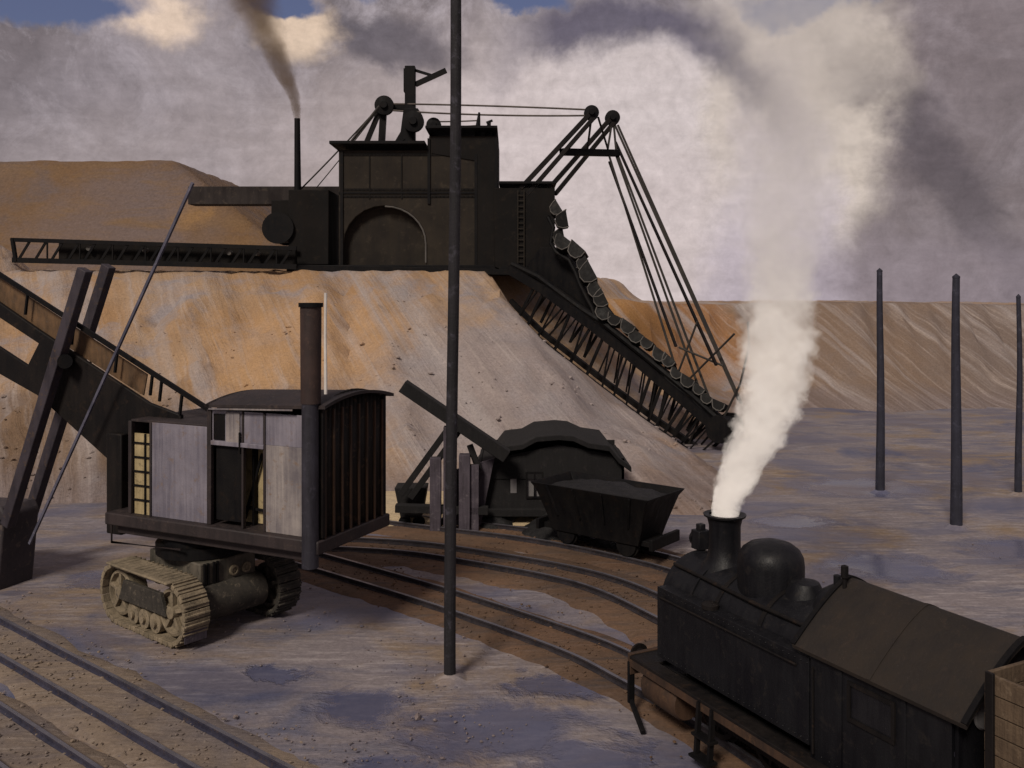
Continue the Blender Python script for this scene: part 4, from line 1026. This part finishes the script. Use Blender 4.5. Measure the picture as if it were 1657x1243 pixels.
for x_ in (782, 822, 915, 1000):
    fm = MB(); w_ = 12 if x_ != 822 else 18
    fm.prism([s_(x_-w_, 832), s_(x_+w_, 832), s_(x_+3, 852), s_(x_-3, 852)], (0, .3, 0)); fm.build('trestle_foot', 'timber_dark', SD, .01)
    fm = MB(); fm.prism([s_(x_-w_, 832)+V((0, 2, 0)), s_(x_+w_, 832)+V((0, 2, 0)), s_(x_+3, 852)+V((0, 2, 0)), s_(x_-3, 852)+V((0, 2, 0))], (0, .3, 0)); fm.build('trestle_foot', 'timber_dark', SD, .01)
# pale sand strip under the floor, lit brightness put into its colour
sandm = earth('lit_pale_sand', [(.52, .40, .24), (.58, .45, .28), (.50, .40, .27), (.6, .47, .3), (.55, .45, .32)], None, 2)
sa, sb2 = gp(630, 852), gp(930, 852)
tag(grid(sa.x-1, sb2.x+1.5, 26.9, 30.4, 60, 16, lambda X, Y: .0+.42*max(0, min(1, (Y-27.2)/2.6))-.09*(Y < 27.0)+.02*fbm(X, Y)).build('path', sandm), kind='structure')

# ------------------------------------------------------------------ timber loading gantry left of the shed
GT = thing('timber_gantry', gp(735, 862), 0, 'purple grey timber gantry with a slanting chute behind the tall pole', 'gantry')
GO = gp(735, 862); GY = GO.y
def g_(px, py, dy=0.): return yp(px, py, GY+dy)-GO
MB().beam(g_(652, 624), g_(820, 738), .5, .36).build('chute', 'timber_dark', GT, .02)
for a, b in (((748, 690), (664, 806)), ((728, 690), (648, 800)), ((760, 720), (775, 760))):
    MB().beam(g_(*a, .3), g_(*b, .3), .14, .18).build('brace', 'timber_dark', GT, .01)
for px, t_, w_ in ((705, 740, .30), (727, 690, .34), (752, 735, .42), (766, 752, .2)):
    MB().beam(g_(px, t_, .15), g_(px, 864, .15), .32, w_).build('post', 'timber_purple', GT, .015)
MB().beam(g_(640, 822, .2), g_(790, 826, .2), .3, .22).build('sill_beam', 'timber_dark', GT, .015)
MB().prism([g_(x_, y_, .5) for x_, y_ in ((738, 760), (800, 742), (778, 850), (712, 850))], (0, .1, 0)).build('boarding', 'timber_purple', GT, .01)
TBW = thing('tub_wagon', gp(668, 852), 0, 'small dark tub wagon half hidden behind the rear of the shovel', 'wagon')
TO = gp(668, 852)
def t_(px, py, dy=0.): return yp(px, py, TO.y+dy)-TO
MB().prism([t_(638, 790), t_(690, 790), t_(682, 838), t_(648, 838)], (0, .8, 0)).build('tub', 'timber_dark', TBW, .02)
for x_ in (655, 678): MB().lathe([(-.05, 0), (-.05, .18), (.05, .18), (.05, 0)], t_(x_, 844, .1), (0, 1, 0), 18).build('wheel', 'black_iron', TBW)

# ------------------------------------------------------------------ gravel and clods on the yard
random.seed(11)
_t = bmesh.new(); bmesh.ops.create_icosphere(_t, subdivisions=1, radius=1); TV = [v_.co.copy() for v_ in _t.verts]; _t.verts.index_update(); TF = [[v_.index for v_ in f.verts] for f in _t.faces]; _t.free()
def stone(mb, c, sz):
    k = V((random.uniform(.7, 1.3), random.uniform(.7, 1.3), random.uniform(.5, .85)))
    vs_ = [mb.bm.verts.new(c+V((q.x*k.x, q.y*k.y, q.z*k.z))*sz*random.uniform(.72, 1.2)) for q in TV]
    for f in TF: mb.bm.faces.new([vs_[i] for i in f])
def stones(name, mat, n, pick):
    mb = MB(); k = 0
    while k < n:
        k += 1; c, sz = pick()
        if c is not None: stone(mb, c, sz)
    return tag(mb.build(name, mat, None, 0, 0), kind='stuff')
def yard():
    p = gp(random.uniform(-40, 1700), random.uniform(870, 1260)+60*random.random())
    if fbm(p.x*.35, p.y*.35, 21) < .02 or bank_h(p.x, p.y) > 0: return None, 0
    sz = random.choice((.008, .010, .012, .014, .018, .022, .03))*random.uniform(.7, 1.3)
    if random.random() < .02: sz *= 2.2
    return V((p.x, p.y, sz*.15)), sz
stones('gravel', 'heap', 3200, yard)
def ballast():
    o_ = random.choice(SEL); i = random.randrange(1, len(o_)-1); p = o_[i]; t_ = (o_[i+1]-o_[i-1]).normalized(); n_ = V((-t_.y, t_.x, 0))
    q = p+n_*random.gauss(0, .55)+t_*random.uniform(-.2, .2)
    if q.y < 9: return None, 0
    sz = random.choice((.015, .02, .025, .035))*random.uniform(.7, 1.2)
    return V((q.x, q.y, .05)), sz
SEL = BEDS[2:]; stones('ballast', 'bed', 2600, ballast)
SEL = BEDS[:2]; stones('ballast', 'bed_tan', 1600, ballast)
def rubble():
    X = random.uniform(-24, 12); Y = random.triangular(28, 46, 30)
    zz = bank_h(X, Y)
    if zz < 0 or fbm(X*.3, Y*.3, 31) < -.05: return None, 0
    sz = random.choice((.02, .03, .04, .05, .09))*random.uniform(.7, 1.3)*(1 if zz > 1.5 else 1.3)
    return V((X, Y, zz+.1*sz)), sz
stones('rubble', 'bank', 1500, rubble)

# ------------------------------------------------------------------ steam and smoke
def plume(name, path, colour, dens, label, cat, nscale, absorb=None, aniso=0., steps=40, soft0=.72, turb=1.1):
    """path: list of (point, radius, density factor), rising in z; a tube whose volume thins towards its skin"""
    path = sorted(path, key=lambda q: q[0].z)
    z0, z1 = path[0][0].z, path[-1][0].z; o = V((path[0][0].x, path[0][0].y, 0))
    def at(zz):
        for a, b in zip(path, path[1:]):
            if zz <= b[0].z:
                f = (zz-a[0].z)/(b[0].z-a[0].z); return a[0].lerp(b[0], f), a[1]*(1-f)+b[1]*f, a[2]*(1-f)+b[2]*f
        return path[-1]
    pts, rr = [], []
    for k in range(steps+1):
        zz = z0+(z1-z0)*k/steps; p, r, _ = at(zz); pts.append(p-o); rr.append(r*1.3)
    b = MB(); rings = []
    for p, r in zip(pts, rr): rings.append([b.bm.verts.new(p+V((r*math.cos(2*math.pi*k/24), r*math.sin(2*math.pi*k/24), 0))) for k in range(24)])
    for i in range(len(rings)-1):
        for k in range(24): b.bm.faces.new([rings[i][k], rings[i][(k+1) % 24], rings[i+1][(k+1) % 24], rings[i+1][k]])
    b.bm.faces.new(rings[0][::-1]); b.bm.faces.new(rings[-1])
    m = bpy.data.materials.new(name); m.use_nodes = True; t = NT(m.node_tree); t.n.clear()
    out = t.new('ShaderNodeOutputMaterial'); pv = t.new('ShaderNodeVolumePrincipled'); t.l.new(pv.outputs[0], out.inputs['Volume'])
    co = t.new('ShaderNodeTexCoord').outputs['Object']; X, Y, Z = t.sep(co)
    nz = t.noise(co, nscale, 4, .6, 0, 1)
    zf = t.rng(Z, z0, z1)
    def ramp(vals):
        cr = t.new('ShaderNodeFloatCurve'); c_ = cr.mapping.curves[0]
        lo, hi = min(vals), max(vals); hi = hi if hi > lo else lo+1e-4
        for i, v in enumerate(vals):
            xx = i/(len(vals)-1)
            if i == 0: c_.points[0].location = (0, (v-lo)/(hi-lo))
            elif i == len(vals)-1: c_.points[-1].location = (1, (v-lo)/(hi-lo))
            else: c_.points.new(xx, (v-lo)/(hi-lo))
        cr.mapping.update(); t.set(cr.inputs['Value'], zf)
        return t.rng(cr.outputs[0], 0., 1., lo, hi)
    S = 20; smp = [at(z0+(z1-z0)*k/S) for k in range(S+1)]
    xc, yc = ramp([q[0].x-o.x for q in smp]), ramp([q[0].y-o.y for q in smp])
    rc, dc = ramp([q[1] for q in smp]), ramp([q[2] for q in smp])
    nx, ny_, nz_ = t.sep(nz)
    dx = t.math('ADD', t.math('SUBTRACT', X, xc), t.math('MULTIPLY', t.math('SUBTRACT', nx, .5), t.math('MULTIPLY', rc, turb)))
    dy = t.math('ADD', t.math('SUBTRACT', Y, yc), t.math('MULTIPLY', t.math('SUBTRACT', ny_, .5), t.math('MULTIPLY', rc, turb)))
    rad = t.math('DIVIDE', t.math('SQRT', t.math('ADD', t.math('MULTIPLY', dx, dx), t.math('MULTIPLY', dy, dy))), rc)
    fall = t.rng(rad, t.rng(zf, .25, .6, soft0, .15), 1.02, 1, 0, True)
    d = t.math('MULTIPLY', t.math('MULTIPLY', fall, dc), t.rng(nz_, .3, .6, .45, 1.2))
    t.set(pv.inputs['Density'], t.math('MULTIPLY', d, dens))
    pv.inputs['Color'].default_value = tuple(colour)+(1,); pv.inputs['Anisotropy'].default_value = aniso
    if absorb: pv.inputs['Absorption Color'].default_value = tuple(absorb)+(1,)
    m.cycles.volume_step_rate = 2.0
    ob = b.build(name, m, None, 0, 60); ob.location = o
    return tag(ob, label, cat, kind='stuff')
c0 = L0+LD*.25
Yc = c0.y
pth = [(V((c0.x, c0.y, 3.36)), .24, 1.0)]
for px, py, r, d, Y in ((1180, 800, .30, 1, Yc), (1212, 735, .42, 1, Yc+.05), (1247, 665, .50, 1, Yc+.1), (1258, 600, .54, .9, Yc+.2), (1260, 540, .56, .55, Yc+.3),
                        (1261, 480, .64, .20, Yc+.4), (1261, 420, .74, .085, Yc+.5), (1264, 330, .92, .055, Yc+.7), (1276, 230, 1.25, .05, Yc+1), (1286, 120, 1.7, .035, Yc+1.4), (1270, 0, 2.0, .028, Yc+1.8), (1260, -90, 1.6, .02, Yc+2)):
    pth.append((yp(px, py, Y), r, d))
plume('steam', pth, (.995, .985, .97), 15.0, 'bright white column of steam rising from the locomotive chimney', 'steam', 2.4, None, -.45, 40, .74, 1.45)
Ys = 49
pth = [(yp(481, 194, Ys), .18, 1)]
for px, py, r, d in ((476, 160, .35, .9), (462, 125, .6, .6), (447, 90, .85, .5), (432, 55, 1.2, .42), (412, 10, 1.6, .36), (395, -60, 2.0, .25)):
    pth.append((yp(px, py, Ys), r, d))
plume('smoke', pth, (.24, .16, .08), 2.6, 'brown smoke drifting from the thin stack of the excavator', 'smoke', .7, None, 0)
